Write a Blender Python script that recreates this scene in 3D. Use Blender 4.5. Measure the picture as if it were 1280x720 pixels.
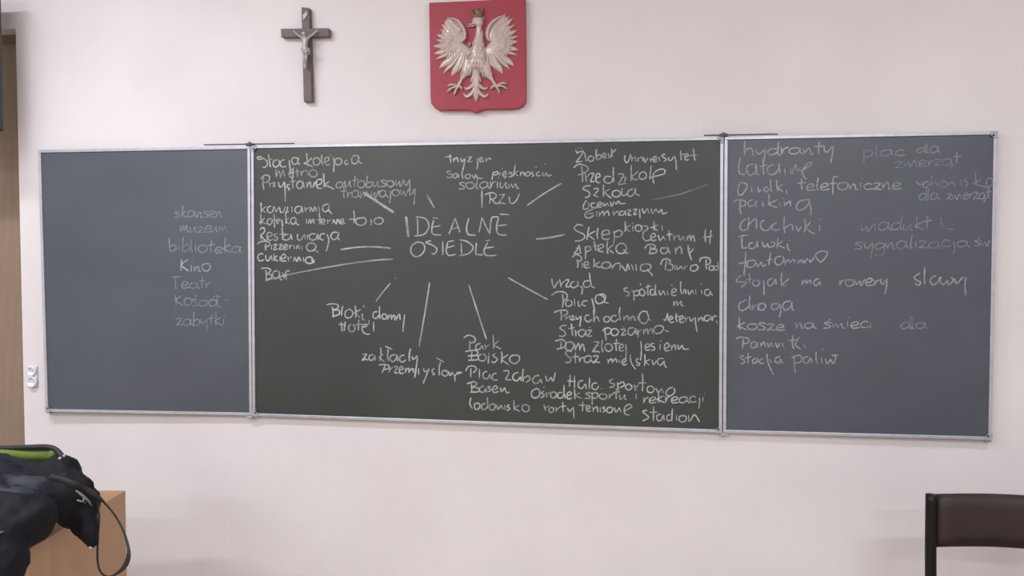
import bpy, bmesh, math, random
from mathutils import Vector, Matrix
from mathutils.bvhtree import BVHTree
for o in list(bpy.data.objects): bpy.data.objects.remove(o)
S = bpy.context.scene
COL = S.collection
# ------------------------------------------------------------------ camera
CX, CY, CZ, YAW, PITCH, ROLL, F = 0.5379, -2.7917, 1.4725, -0.1472, -0.0378, 0.0008, 1000.0
CAM = Vector((CX, CY, CZ))
FW = Vector((math.sin(YAW)*math.cos(PITCH), math.cos(YAW)*math.cos(PITCH), math.sin(PITCH)))
RT0 = Vector((math.cos(YAW), -math.sin(YAW), 0)); UP0 = RT0.cross(FW)
RT = RT0*math.cos(ROLL)+UP0*math.sin(ROLL); UP = -RT0*math.sin(ROLL)+UP0*math.cos(ROLL)
cd = bpy.data.cameras.new('camera'); co = bpy.data.objects.new('camera', cd); COL.objects.link(co)
co.matrix_world = Matrix(((RT.x, UP.x, -FW.x, CX), (RT.y, UP.y, -FW.y, CY), (RT.z, UP.z, -FW.z, CZ), (0, 0, 0, 1)))
cd.sensor_width = 36; cd.lens = 36*F/1280; cd.clip_start = .05
S.camera = co
# ------------------------------------------------------------------ world, lamps, exposure
W = bpy.data.worlds.new('world'); S.world = W; W.use_nodes = True
W.node_tree.nodes['Background'].inputs[0].default_value = (.8, .85, 1, 1)
W.node_tree.nodes['Background'].inputs[1].default_value = .3
S.view_settings.view_transform = 'Standard'; S.view_settings.look = 'None'
S.view_settings.gamma = 1; S.view_settings.use_curve_mapping = False
S.view_settings.exposure = -0.06
CEIL = 3.05
LAMPS = [((-1.5, -1.45), 38), ((1.9, -1.6), 15), ((-1.45, -3.4), 58), ((1.75, -3.4), 42), ((-1.45, -5.2), 56), ((1.75, -5.2), 48)]  # all out of view; back row added to light the board more frontally

# ------------------------------------------------------------------ helpers
def ray(px, py): return FW*F + RT*(px-640) - UP*(py-360)
def PY(px, py, y=0.0):
    d = ray(px, py); return CAM + d*((y-CY)/d.y)
def PZ(px, py, z):
    d = ray(px, py); return CAM + d*((z-CZ)/d.z)
def PD(px, py, dep): return CAM + ray(px, py)*(dep/F)
def PPL(px, py, p0, n):
    d = ray(px, py); return CAM + d*((p0-CAM).dot(n)/d.dot(n))
def link(o, parent=None):
    COL.objects.link(o)
    if parent is not None:
        o.parent = parent
        bpy.context.view_layer.update() if False else None
    return o
ORIG = {}
def empty(name, loc, label, cat, group=None):
    o = bpy.data.objects.new(name, None); COL.objects.link(o); o.location = loc
    o['label'] = label; o['category'] = cat
    if group: o['group'] = group
    o.empty_display_size = .05; ORIG[o.name] = Vector(loc)
    return o
def obj(name, bm, mat, parent=None, smooth=False, label=None, mods=None):
    """bm is in world coordinates; every object keeps an own origin."""
    po = ORIG[parent.name] if parent is not None else Vector((0, 0, 0))
    bm.verts.ensure_lookup_table()
    c = Vector((0, 0, 0))
    if len(bm.verts):
        lo = Vector([min(v.co[i] for v in bm.verts) for i in range(3)]); hi = Vector([max(v.co[i] for v in bm.verts) for i in range(3)])
        c = (lo+hi)/2
    bmesh.ops.translate(bm, verts=bm.verts, vec=-c)
    me = bpy.data.meshes.new(name); bm.to_mesh(me); bm.free()
    me.materials.append(mat)
    if smooth: me.polygons.foreach_set('use_smooth', [True]*len(me.polygons))
    o = bpy.data.objects.new(name, me); COL.objects.link(o)
    o.parent = parent; o.location = c-po; ORIG[o.name] = c
    if label: o['label'] = label
    return o
def tag(o, label, cat, group=None):
    o['label'] = label; o['category'] = cat
    if group: o['group'] = group
    return o
def bevel(o, w=.003, seg=2):
    m = o.modifiers.new('bevel', 'BEVEL'); m.width = w; m.segments = seg; m.limit_method = 'ANGLE'
    return o
def box(bm, lo, hi):
    x0, y0, z0 = lo; x1, y1, z1 = hi
    vs = [bm.verts.new(p) for p in [(x0,y0,z0),(x1,y0,z0),(x1,y1,z0),(x0,y1,z0),(x0,y0,z1),(x1,y0,z1),(x1,y1,z1),(x0,y1,z1)]]
    for f in [(0,3,2,1),(4,5,6,7),(0,1,5,4),(1,2,6,5),(2,3,7,6),(3,0,4,7)]: bm.faces.new([vs[i] for i in f])
def hexa(bm, a4, b4):
    """two quads (same winding) joined into a solid"""
    A = [bm.verts.new(p) for p in a4]; B = [bm.verts.new(p) for p in b4]
    bm.faces.new(A); bm.faces.new(B[::-1])
    for i in range(4): bm.faces.new([A[i], B[i], B[(i+1) % 4], A[(i+1) % 4]])
    bmesh.ops.recalc_face_normals(bm, faces=bm.faces)
def BM(): return bmesh.new()
def catmull(pts, n=6, closed=False):
    P = [Vector(p) for p in pts]
    if len(P) < 3: return P
    out = []
    m = len(P)
    rng = m if closed else m-1
    for i in range(rng):
        if closed: a, b, c, d = P[(i-1) % m], P[i], P[(i+1) % m], P[(i+2) % m]
        else: a, b, c, d = P[max(i-1, 0)], P[i], P[i+1], P[min(i+2, m-1)]
        for k in range(n):
            t = k/n
            out.append(.5*((2*b)+(c-a)*t+(2*a-5*b+4*c-d)*t*t+(3*b-a-3*c+d)*t**3))
    if not closed: out.append(P[-1])
    return out
def tube(bm, pts, r, n=8, flat=1.0, nrm=None, caps=True):
    """tube through world pts; r number or list; flat squeezes along nrm"""
    P = [Vector(p) for p in pts]; rings = []
    up = Vector(nrm) if nrm is not None else Vector((0, 0, 1))
    prev = None
    for i, p in enumerate(P):
        t = (P[min(i+1, len(P)-1)]-P[max(i-1, 0)]).normalized()
        if nrm is not None or prev is None:
            b = up - t*up.dot(t)
            if b.length < 1e-3: b = Vector((1, 0, 0)) - t*t.x
        else: b = prev - t*prev.dot(t)
        b.normalize(); prev = b; a = t.cross(b)
        rr = r[i] if isinstance(r, (list, tuple)) else r
        rings.append([bm.verts.new(p + a*math.cos(2*math.pi*k/n)*rr + b*math.sin(2*math.pi*k/n)*rr*flat) for k in range(n)])
    for i in range(len(rings)-1):
        for k in range(n): bm.faces.new([rings[i][k], rings[i][(k+1) % n], rings[i+1][(k+1) % n], rings[i+1][k]])
    if caps: bm.faces.new(rings[0][::-1]); bm.faces.new(rings[-1])
    bmesh.ops.recalc_face_normals(bm, faces=bm.faces)
def lathe(bm, c, axis, prof, n=24):
    """prof: list of (radius, distance along axis)"""
    ax = Vector(axis).normalized(); a = ax.orthogonal().normalized(); b = ax.cross(a); c = Vector(c)
    rings = [[bm.verts.new(c+ax*h+(a*math.cos(2*math.pi*k/n)+b*math.sin(2*math.pi*k/n))*max(r, 1e-5)) for k in range(n)] for r, h in prof]
    for i in range(len(rings)-1):
        for k in range(n): bm.faces.new([rings[i][k], rings[i][(k+1) % n], rings[i+1][(k+1) % n], rings[i+1][k]])
    bm.faces.new(rings[0][::-1]); bm.faces.new(rings[-1])
    bmesh.ops.recalc_face_normals(bm, faces=bm.faces)

# ------------------------------------------------------------------ materials
def srgb(c):
    return tuple((x/255/12.92 if x/255 <= .04045 else ((x/255+.055)/1.055)**2.4) for x in c)+(1,)
def mat(name, c, rough=.6, metal=0, c2=None, scale=5, detail=4, bump=0, bscale=200, spec=.5, stretch=None, coat=0, thr=(.35, .65)):
    m = bpy.data.materials.new(name); m.use_nodes = True; nt = m.node_tree; N = nt.nodes; L = nt.links
    b = N['Principled BSDF']; b.inputs['Base Color'].default_value = srgb(c); b.inputs['Roughness'].default_value = rough
    b.inputs['Metallic'].default_value = metal; b.inputs['Specular IOR Level'].default_value = spec
    if coat: b.inputs['Coat Weight'].default_value = coat; b.inputs['Coat Roughness'].default_value = .1
    tc = N.new('ShaderNodeTexCoord'); mp = N.new('ShaderNodeMapping'); L.new(tc.outputs['Object'], mp.inputs[0])
    if stretch: mp.inputs['Scale'].default_value = stretch
    if c2:
        n = N.new('ShaderNodeTexNoise'); n.inputs['Scale'].default_value = scale; n.inputs['Detail'].default_value = detail
        L.new(mp.outputs[0], n.inputs['Vector'])
        r = N.new('ShaderNodeValToRGB'); r.color_ramp.elements[0].position = thr[0]; r.color_ramp.elements[1].position = thr[1]
        r.color_ramp.elements[0].color = srgb(c); r.color_ramp.elements[1].color = srgb(c2)
        L.new(n.outputs['Fac'], r.inputs[0]); L.new(r.outputs[0], b.inputs['Base Color'])
    if bump:
        n2 = N.new('ShaderNodeTexNoise'); n2.inputs['Scale'].default_value = bscale; n2.inputs['Detail'].default_value = 3
        L.new(mp.outputs[0], n2.inputs['Vector'])
        bp = N.new('ShaderNodeBump'); bp.inputs['Strength'].default_value = bump; bp.inputs['Distance'].default_value = .002
        L.new(n2.outputs['Fac'], bp.inputs['Height']); L.new(bp.outputs[0], b.inputs['Normal'])
    return m
def chalk_mat(name, c, lo, hi, scale=420):
    m = bpy.data.materials.new(name); m.use_nodes = True; nt = m.node_tree; N = nt.nodes; L = nt.links
    b = N['Principled BSDF']; b.inputs['Base Color'].default_value = srgb(c); b.inputs['Roughness'].default_value = 1; b.inputs['Specular IOR Level'].default_value = .1
    g = N.new('ShaderNodeNewGeometry')
    n = N.new('ShaderNodeTexNoise'); n.inputs['Scale'].default_value = scale; n.inputs['Detail'].default_value = 2
    n2 = N.new('ShaderNodeTexNoise'); n2.inputs['Scale'].default_value = 14; n2.inputs['Detail'].default_value = 2
    L.new(g.outputs['Position'], n.inputs['Vector']); L.new(g.outputs['Position'], n2.inputs['Vector'])
    ad = N.new('ShaderNodeMath'); ad.operation = 'ADD'; L.new(n.outputs['Fac'], ad.inputs[0]); L.new(n2.outputs['Fac'], ad.inputs[1])
    r = N.new('ShaderNodeMapRange'); r.inputs['From Min'].default_value = .75; r.inputs['From Max'].default_value = 1.25
    r.inputs['To Min'].default_value = lo; r.inputs['To Max'].default_value = hi
    L.new(ad.outputs[0], r.inputs['Value']); L.new(r.outputs[0], b.inputs['Alpha'])
    return m
M_wall = mat('wall_paint', (226, 218, 219), .85, c2=(231, 224, 224), scale=3, bump=.15, bscale=120, spec=.2)
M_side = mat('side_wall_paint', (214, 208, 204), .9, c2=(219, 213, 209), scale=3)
M_ceil = mat('ceiling_paint', (232, 231, 228), .9, c2=(236, 235, 232), scale=2)
M_floor = mat('floor_linoleum', (158, 138, 122), .5, c2=(170, 150, 134), scale=9, detail=6)
M_board = mat('green_chalkboard', (48, 55, 51), .42, c2=(53, 60, 56), scale=2.6, detail=7, bump=.05, bscale=500, spec=.62, stretch=(1, 1, 1.6))
M_wing = mat('slate_chalkboard', (64, 70, 81), .45, c2=(71, 77, 88), scale=2.4, detail=7, bump=.05, bscale=500, spec=.85, stretch=(1, 1, 1.6))
M_alu = mat('brushed_aluminium', (190, 190, 200), .38, .55, c2=(202, 202, 210), scale=40)
M_back = mat('board_backing', (120, 120, 118), .8)
M_cap = mat('grey_plastic_cap', (168, 168, 174), .5)
M_hinge = mat('dark_hinge_metal', (84, 82, 82), .5, .4)
M_screw = mat('dark_screw', (40, 38, 40), .4, .6)
M_ch1 = chalk_mat('chalk_white', (212, 212, 210), .30, .86)
M_ch2 = chalk_mat('chalk_medium', (200, 202, 206), .22, .72)
M_ch3 = chalk_mat('chalk_faint', (186, 190, 198), .08, .45)
M_cross = mat('grey_brown_wood', (96, 84, 86), .55, c2=(112, 98, 98), scale=30, stretch=(6, 6, 1), bump=.1)
M_silver = mat('silver_metal', (178, 174, 174), .42, .4)
M_hull = mat('dull_silver', (186, 178, 178), .6, .2)
M_red = mat('red_painted_shield', (166, 56, 74), .5, c2=(158, 53, 68), scale=8, bump=.1, bscale=150)
M_cream = mat('cream_glazed_plaster', (192, 171, 164), .28, c2=(202, 182, 174), scale=20, coat=.5, bump=.15, bscale=90)
M_crown = mat('tarnished_gold', (150, 128, 100), .45, .3)
M_desk = mat('beech_laminate', (190, 149, 113), .5, c2=(186, 145, 110), scale=2, detail=3, bump=.05)
M_edge = mat('beech_edge_band', (214, 172, 128), .45)
M_door = mat('brown_veneer', (148, 126, 108), .5, c2=(140, 119, 101), scale=6, detail=5, stretch=(8, 8, .7))
M_frame = mat('door_frame_wood', (126, 104, 78), .5, c2=(118, 96, 72), scale=6, stretch=(8, 8, .7))
M_nylon = mat('navy_black_nylon', (27, 27, 34), .75, c2=(22, 22, 28), scale=14, bump=.4, bscale=60, spec=.25)
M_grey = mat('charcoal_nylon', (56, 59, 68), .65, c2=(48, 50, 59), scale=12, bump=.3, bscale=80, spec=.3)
M_lime = mat('lime_green_lining', (96, 112, 26), .6, c2=(78, 94, 20), scale=18, bump=.3, bscale=60)
M_strap = mat('black_webbing', (38, 33, 34), .6, bump=.3, bscale=300)
M_refl = mat('silver_print', (140, 142, 148), .4, .3)
M_leather = mat('dark_brown_leatherette', (58, 45, 43), .5, c2=(51, 40, 39), scale=9, bump=.25, bscale=220, spec=.35)
M_tube = mat('black_tube', (22, 19, 20), .4, .1, spec=.3)
M_white = mat('white_plastic', (232, 230, 236), .3)
M_dark = mat('black_plastic', (46, 42, 50), .4)
M_screen = mat('dark_screen', (20, 20, 24), .12)
def emis(name, c, s):
    m = bpy.data.materials.new(name); m.use_nodes = True; b = m.node_tree.nodes['Principled BSDF']
    b.inputs['Base Color'].default_value = (.9, .9, .9, 1); b.inputs['Emission Color'].default_value = c; b.inputs['Emission Strength'].default_value = s
    return m
M_lamp = emis('lit_diffuser', (.9, .95, 1, 1), 3)

# ------------------------------------------------------------------ the room
WY = .02                                   # face of the wall behind the board
jamb = PY(25.5, 300, WY).x
lint = PY(24, 36, WY).z
XL = jamb-1.12; XR = 4.0; YB = -6.2
def struct(name, bm, m, parent=None):
    o = obj(name, bm, m, parent)
    if parent is None: o['kind'] = 'structure'
    return o
b = BM(); box(b, (jamb, WY, 0), (XR, WY+.2, CEIL)); box(b, (XL, WY, lint), (jamb, WY+.2, CEIL)); box(b, (XL-.2, WY, 0), (jamb-.98, WY+.2, lint))
box(b, (jamb-.98, WY+.15, 0), (jamb, WY+.2, lint)); struct('wall_back', b, M_wall)
b = BM(); box(b, (XL-.2, YB, 0), (XL, WY, CEIL)); struct('wall_left', b, M_side)
b = BM(); box(b, (XR, YB, 0), (XR+.2, WY+.2, CEIL)); struct('wall_right', b, M_side)
b = BM(); box(b, (XL-.2, YB-.2, 0), (XR+.2, YB, CEIL)); struct('wall_front', b, M_side)
b = BM(); box(b, (XL-.2, YB-.2, -.1), (XR+.2, WY+.2, 0)); struct('floor', b, M_floor)
b = BM(); box(b, (XL-.2, YB-.2, CEIL), (XR+.2, WY+.2, CEIL+.1)); struct('ceiling', b, M_ceil)
b = BM(); box(b, (jamb, WY-.014, 0), (XR, WY, .08)); struct('baseboard_back', b, M_door)
# recessed door left of the board
b = BM(); box(b, (jamb-.955, WY+.085, .005), (jamb-.025, WY+.125, lint-.03)); door = struct('door_1', b, M_door)
b = BM()
box(b, (jamb-.98, WY+.07, 0), (jamb-.95, WY+.15, lint)); box(b, (jamb-.03, WY+.07, 0), (jamb, WY+.15, lint)); box(b, (jamb-.95, WY+.07, lint-.03), (jamb-.03, WY+.15, lint))
obj('door_frame', b, M_frame, door)
b = BM(); lathe(b, (jamb-.88, WY+.085, 1.02), (0, -1, 0), [(.025, 0), (.025, .006), (.009, .007), (.009, .05)], 16)
tube(b, [(jamb-.88, WY+.04, 1.02), (jamb-.76, WY+.04, 1.02)], .009, 10); obj('door_handle', b, M_silver, door, True)
for (x, y), p in LAMPS:
    L = 1.2
    t = empty('ceiling_light', (x, y, CEIL), 'long white fluorescent ceiling light, ' + ('front row, ' if y > -2 else 'middle row, ' if y > -4 else 'added unseen back row, ') + ('left' if x < 0 else 'right'), 'lamp', 'ceiling lights')
    b = BM(); box(b, (x-L/2, y-.1, CEIL-.06), (x+L/2, y+.1, CEIL)); obj('housing', b, M_white, t)
    b = BM(); box(b, (x-L/2+.02, y-.085, CEIL-.075), (x+L/2-.02, y+.085, CEIL-.06)); obj('diffuser', b, M_lamp, t)
    ld = bpy.data.lights.new('tube_light', 'AREA'); ld.shape = 'RECTANGLE'; ld.size = L; ld.size_y = .17; ld.energy = p; ld.color = (.87, .93, 1)
    lo = bpy.data.objects.new('tube_light', ld); COL.objects.link(lo); lo.location = (x, y, CEIL-.08)

# ------------------------------------------------------------------ the board
Cc = [PY(*p) for p in ((314, 182), (905, 171), (903, 541), (316, 520))]      # TL TR BR BL
board = empty('chalkboard', ((Cc[0]+Cc[1]+Cc[2]+Cc[3])/4), 'wide three-part chalkboard, green centre and slate grey wings covered in chalk words', 'chalkboard')
def wing_plane(sgn, ang, hx):
    n = Vector((math.sin(ang)*sgn, -math.cos(ang), 0)) if False else None
    d = Vector((sgn*math.cos(ang), -math.sin(ang), 0)); nn = Vector((0, 0, 1)).cross(d)
    if nn.y > 0: nn = -nn
    return Vector((hx, 0, 0)), nn
plC = (Vector((0, 0, 0)), Vector((0, -1, 0)))
plL = wing_plane(-1, .0175, Cc[0].x); plR = wing_plane(1, .0045, Cc[1].x)
def PP(pl): return lambda px, py: PPL(px, py, *pl)
def panel(pl, px4, surf, label, capcorners, name='panel'):
    n = pl[1]; f = PP(pl)
    C = [f(*p) for p in px4]
    TL, TR, BR, BL = C
    def lerp(a, b_, t): return a+(b_-a)*t
    b = BM(); hexa(b, [c-n*.001 for c in C], [c-n*.019 for c in C])
    p = obj(name, b, surf, board, label=label)
    cen = (TL+TR+BR+BL)/4
    fr = .011
    ux = (TR-TL).normalized(); uz = Vector((0, 0, 1))
    def rail(a, c, inw):
        b = BM(); q = [a, c, c+inw*fr, a+inw*fr]
        hexa(b, [v+n*.004 for v in q], [v-n*.021 for v in q])
        o = obj('frame_rail', b, M_alu, p, label='thin silver aluminium frame rail'); bevel(o, .0015)
    rail(TL, TR, -uz); rail(BL, BR, uz); rail(TL-uz*fr, BL+uz*fr, ux); rail(TR-uz*fr, BR+uz*fr, -ux)
    for i in capcorners:
        c = C[i]; sx = 1 if i in (0, 3) else -1; sz = -1 if i in (0, 1) else 1
        b = BM(); q = [c+n*.0045, c+ux*sx*.022+n*.0045, c+ux*sx*.022+uz*sz*.011+n*.0045, c+ux*sx*.011+uz*sz*.022+n*.0045, c+uz*sz*.022+n*.0045]
        A = [b.verts.new(v) for v in q]; B = [b.verts.new(v+n*.002) for v in q]
        b.faces.new(A); b.faces.new(B[::-1])
        for k in range(5): b.faces.new([A[k], B[k], B[(k+1) % 5], A[(k+1) % 5]])
        bmesh.ops.recalc_face_normals(b, faces=b.faces)
        obj('corner_cap', b, M_cap, p, label='grey corner plate')
        b = BM(); lathe(b, c+ux*sx*.0135+uz*sz*.0135+n*.0065, n, [(.0026, 0), (.0035, .001), (.002, .0018)], 10); obj('screw', b, M_screw, p, label='small dark screw')
    return p, f, n
pL, fL, nL = panel(plL, ((48, 187.5), (313, 182.5), (315.5, 519.5), (57.5, 514.5)), M_wing, 'slate grey left wing of the chalkboard', (3,))
pC, fC, nC = panel(plC, ((314, 182), (904.5, 171), (902.5, 541), (316, 520)), M_board, 'dark green centre panel of the chalkboard', (0, 1, 2, 3))
pR, fR, nR = panel(plR, ((905.5, 171), (1246.5, 164), (1239.5, 550), (903.5, 541)), M_wing, 'slate grey right wing of the chalkboard', (1, 2))
for px, y0, y1, xa, xb in ((312.5, 182, 520, 255, 368), (904.5, 170.5, 541.5, 880, 972)):
    c = PY(px, y0); b = BM(); box(b, (c.x-.013, -.012, c.z-.001), (c.x+.013, .016, c.z+.008)); tube(b, [(c.x, -.002, c.z+.006), (c.x, -.002, c.z+.013)], .0055, 10)
    o = obj('hinge', b, M_hinge, board, label='dark hinge block'); bevel(o, .002)
    c = PY(px, y1); b = BM(); box(b, (c.x-.010, -.008, c.z-.007), (c.x+.012, .016, c.z+.001)); tube(b, [(c.x, -.002, c.z-.011), (c.x, -.002, c.z-.006)], .0045, 10)
    o = obj('hinge', b, M_cap, board, label='grey hinge foot'); bevel(o, .002)
    a, e = PY(xa, y0+1, .0), PY(xb, y0-.6, .0); b = BM(); tube(b, [(a.x, .0, a.z+.006), (e.x, .0, e.z+.006)], .0022, 8)
    obj('hinge_rod', b, M_hinge, board, label='thin dark metal rod along the top edge')
for px, py in ((60, 513), (1236, 548)):
    c = PY(px, py, .0); b = BM(); box(b, (c.x-.008, .0, c.z-.012), (c.x+.008, WY, c.z+.002)); obj('wall_bracket', b, M_cap, board)

# ------------------------------------------------------------------ handwriting: single-stroke letters (x-height 1, baseline 0)
G = {
'a': (1.0, [[(.78,.85),(.42,1),(.06,.6),(.12,.12),(.45,0),(.78,.4),(.82,.95),(.8,.35),(1.02,.02)]]),
'b': (.85, [[(.1,1.95),(.1,.9),(.12,.1),(.42,0),(.75,.4),(.6,.9),(.14,.65)]]),
'c': (.75, [[(.7,.82),(.42,1),(.08,.6),(.15,.12),(.45,0),(.78,.18)]]),
'd': (.95, [[(.75,.8),(.4,.95),(.06,.5),(.18,.05),(.5,.06),(.8,.5)],[(.86,1.9),(.82,.9),(.82,.1),(1,.02)]]),
'e': (.75, [[(.1,.45),(.55,.55),(.66,.85),(.38,1),(.08,.55),(.25,.02),(.78,.15)]]),
'f': (.6, [[(.75,1.8),(.5,2),(.32,1.5),(.26,-.8)],[(0,.85),(.65,.95)]]),
'g': (.95, [[(.75,.85),(.4,1),(.05,.6),(.15,.12),(.45,.05),(.8,.5)],[(.82,1),(.8,-.5),(.55,-1),(.1,-.85)]]),
'h': (.85, [[(.12,2),(.1,1),(.1,0)],[(.1,.5),(.4,1),(.66,.8),(.7,.2),(.8,0)]]),
'i': (.38, [[(.12,1),(.12,.1),(.3,0)],[(.16,1.42),(.18,1.55)]]),
'j': (.48, [[(.32,1),(.3,-.1),(.26,-.9),(.05,-1.1)],[(.36,1.4),(.38,1.55)]]),
'k': (.78, [[(.12,1.95),(.1,1),(.1,0)],[(.66,1.0),(.36,.66),(.16,.48),(.42,.3),(.75,.0)]]),
'l': (.38, [[(.14,1.95),(.1,1),(.12,.1),(.32,0)]]),
'm': (1.2, [[(.06,1),(.1,.5),(.1,0)],[(.1,.5),(.34,1),(.5,.8),(.52,0)],[(.52,.5),(.8,1),(.95,.8),(1,.2),(1.12,0)]]),
'n': (.82, [[(.06,1),(.1,.5),(.1,0)],[(.1,.5),(.4,1),(.62,.8),(.66,.2),(.78,0)]]),
'o': (.9, [[(.5,1),(.15,.85),(.06,.45),(.3,.02),(.66,.1),(.82,.55),(.6,.98),(.38,.96)]]),
'p': (.85, [[(.1,1),(.1,0),(.08,-1)],[(.1,.75),(.45,1),(.76,.62),(.5,.06),(.12,.15)]]),
'r': (.62, [[(.08,1),(.12,.5),(.12,0)],[(.12,.5),(.35,.95),(.62,.9)]]),
's': (.68, [[(.62,.88),(.34,1),(.12,.76),(.5,.42),(.5,.1),(.22,0),(0,.1)]]),
't': (.58, [[(.28,1.75),(.25,1),(.26,.12),(.55,.06)],[(-.05,1.12),(.3,1.14),(.62,1.2)]]),
'u': (.88, [[(.06,1),(.1,.25),(.32,0),(.6,.35),(.68,1)],[(.68,1),(.7,.15),(.88,0)]]),
'v': (.75, [[(.05,1),(.3,0),(.65,1)]]),
'w': (1.08, [[(.06,1),(.12,.2),(.32,0),(.5,.7),(.58,.1),(.78,0),(.98,.9),(1.05,.85)]]),
'x': (.7, [[(.05,1),(.6,0)],[(.6,1),(.05,0)]]),
'y': (.82, [[(.05,1),(.14,.4),(.4,.25),(.66,.9)],[(.72,1),(.66,0),(.56,-.7),(.4,-1.15)]]),
'z': (.75, [[(.06,.92),(.35,1),(.62,.95)],[(.62,.95),(.08,.05)],[(.08,.05),(.4,.08),(.74,.0)]]),
'A': (1.15, [[(.05,0),(.3,.9),(.55,1.8)],[(.55,1.8),(.75,.9),(1,.0)],[(.2,.6),(.85,.7)]]),
'B': (1.0, [[(.2,1.7),(.22,.9),(.2,0)],[(0,1.6),(.5,1.8),(.82,1.4),(.3,.95)],[(.3,.95),(.8,.8),(.85,.25),(.2,.0)]]),
'C': (1.0, [[(.75,1.55),(.45,1.8),(.12,1.1),(.12,.3),(.4,0),(.85,.15)]]),
'D': (1.1, [[(.25,1.6),(.25,0)],[(0,1.6),(.5,1.7),(.95,1.1),(.8,.3),(.1,0)]]),
'E': (.9, [[(.2,1.8),(.1,.9),(.2,0),(.85,0)],[(.15,.9),(.75,1)],[(.2,1.8),(.75,1.85)]]),
'G': (1.05, [[(.85,1.4),(.5,1.6),(.1,1),(.2,.15),(.6,0),(.85,.4)],[(.5,.7),(.95,.7)]]),
'H': (1.1, [[(.12,1.8),(.1,0)],[(.85,1.8),(.85,0)],[(-.05,.9),(1.0,.95)]]),
'K': (1.0, [[(.12,1.8),(.1,0)],[(.8,1.7),(.15,.85),(.9,0)]]),
'L': (.8, [[(.2,2),(.08,1),(.12,.15),(.7,.05)]]),
'M': (1.3, [[(.05,1.2),(.12,0)],[(.12,.6),(.4,1.3),(.55,.9),(.55,0)],[(.55,.7),(.85,1.3),(1.05,.9),(1.08,0)]]),
'O': (1.2, [[(.6,1.5),(.15,1.2),(.08,.5),(.45,0),(.95,.3),(1.05,1),(.7,1.5),(.5,1.45)]]),
'P': (1.0, [[(.3,1.65),(.28,.8),(.24,-.05)],[(-.05,1.35),(.25,1.7),(.7,1.65),(.85,1.2),(.6,.85),(.3,.8)]]),
'R': (1.0, [[(.25,1.6),(.22,0)],[(0,1.4),(.4,1.75),(.8,1.4),(.3,.85)],[(.3,.85),(.55,.4),(.95,0)]]),
'S': (1.0, [[(.85,1.55),(.5,1.75),(.15,1.45),(.35,1.0),(.75,.6),(.6,.05),(.1,.05)]]),
'T': (.95, [[(0,1.7),(.45,1.75),(.9,1.8)],[(.4,1.75),(.36,.2),(.5,0)]]),
'U': (1.1, [[(.05,1.7),(.1,.4),(.35,.05),(.75,.8),(.9,1.7)]]),
'W': (1.2, [[(.05,1.6),(.25,0),(.55,1.1),(.8,0),(1.1,1.6)]]),
'Z': (1.0, [[(.1,1.6),(.85,1.7)],[(.85,1.7),(.05,.05)],[(.05,.05),(.9,0)]]),
'.': (.3, [[(.1,.02),(.16,.1)]]), ',': (.3, [[(.15,.1),(.05,-.35)]]), '-': (.5, [[(.05,.55),(.45,.6)]]), '(': (.5, [[(.1,1.6),(.12,.6),(.3,.2),(.6,.25)]]),
}
def addg(n, base, extra, w=None): G[n] = (w or G[base][0], G[base][1]+extra)
G['P'] = (1.05, [[(.22,1.6),(.28,.8),(.28,-.15)],[(-.3,1.15),(-.1,1.6),(.35,1.85),(.8,1.7),(.8,1.25),(.4,.95),(.28,.9)]])
G['B'] = (1.05, [[(.22,1.55),(.26,.8),(.24,0)],[(-.15,1.65),(.3,1.8),(.8,1.5),(.5,1.05),(.25,.95)],[(.25,.95),(.8,.85),(.9,.3),(.5,0),(.1,.05)]])
G['k'] = (.85, [[(.2,2.1),(.22,1),(.26,-.05)],[(.72,1.15),(.3,.75),(.02,.5)],[(.02,.5),(.4,.3),(.88,-.08)]])
G['r'] = (.62, [[(.08,1),(.14,0)],[(.14,.15),(.3,.75),(.62,.95)]])
G['n'] = (.85, [[(.06,.95),(.12,0)],[(.12,.1),(.42,.95)],[(.42,.95),(.55,.6),(.6,0),(.8,.1)]])
G['m'] = (1.2, [[(.06,.95),(.1,0)],[(.1,.1),(.38,.95)],[(.38,.95),(.48,.05)],[(.48,.1),(.8,.98)],[(.8,.98),(.92,.1),(1.12,.05)]])
G['u'] = (.85, [[(.04,.95),(.1,.1),(.3,.05)],[(.3,.05),(.6,.95)],[(.62,.95),(.64,.1),(.85,.05)]])
G['w'] = (1.05, [[(.04,.95),(.16,.05)],[(.16,.05),(.48,.8)],[(.48,.8),(.58,.05),(.72,.05)],[(.72,.05),(.95,.95),(1.05,.8)]])
G['o'] = (.98, [[(.6,1),(.2,.95),(.04,.5),(.28,0),(.7,.05),(.9,.5),(.72,.98),(.4,1.02)]])
G['a'] = (1.05, [[(.8,.82),(.5,1.02),(.1,.75),(.08,.2),(.42,0),(.76,.35),(.84,1.0),(.82,.4),(1.12,-.08)]])
G['e'] = (.8, [[(.08,.45),(.5,.5),(.7,.82),(.42,1.05),(.08,.6),(.2,.02),(.82,.12)]])
G['i'] = (.36, [[(.14,1),(.16,0)],[(.22,1.5),(.25,1.65)]])
G['ł'] = (.45, [[(.12,1.5),(.08,.3),(.3,0),(.45,.1)],[(-.1,1.85),(.5,1.6)]])
G['y'] = (.85, [[(.05,1),(.12,.35),(.35,.2),(.62,.85)],[(.72,1),(.7,-.2),(.62,-1.3)]])
G['j'] = (.5, [[(.3,1),(.32,-.1),(.26,-1.15)],[(.3,1.45),(.32,1.6)]])
G['s'] = (.72, [[(.66,.9),(.3,1),(.08,.8),(.55,.4),(.5,.05),(.0,.0)]])
G['t'] = (.6, [[(.28,1.8),(.26,.8),(.3,0)],[(-.08,1.05),(.3,1.1),(.66,1.2)]])
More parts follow.
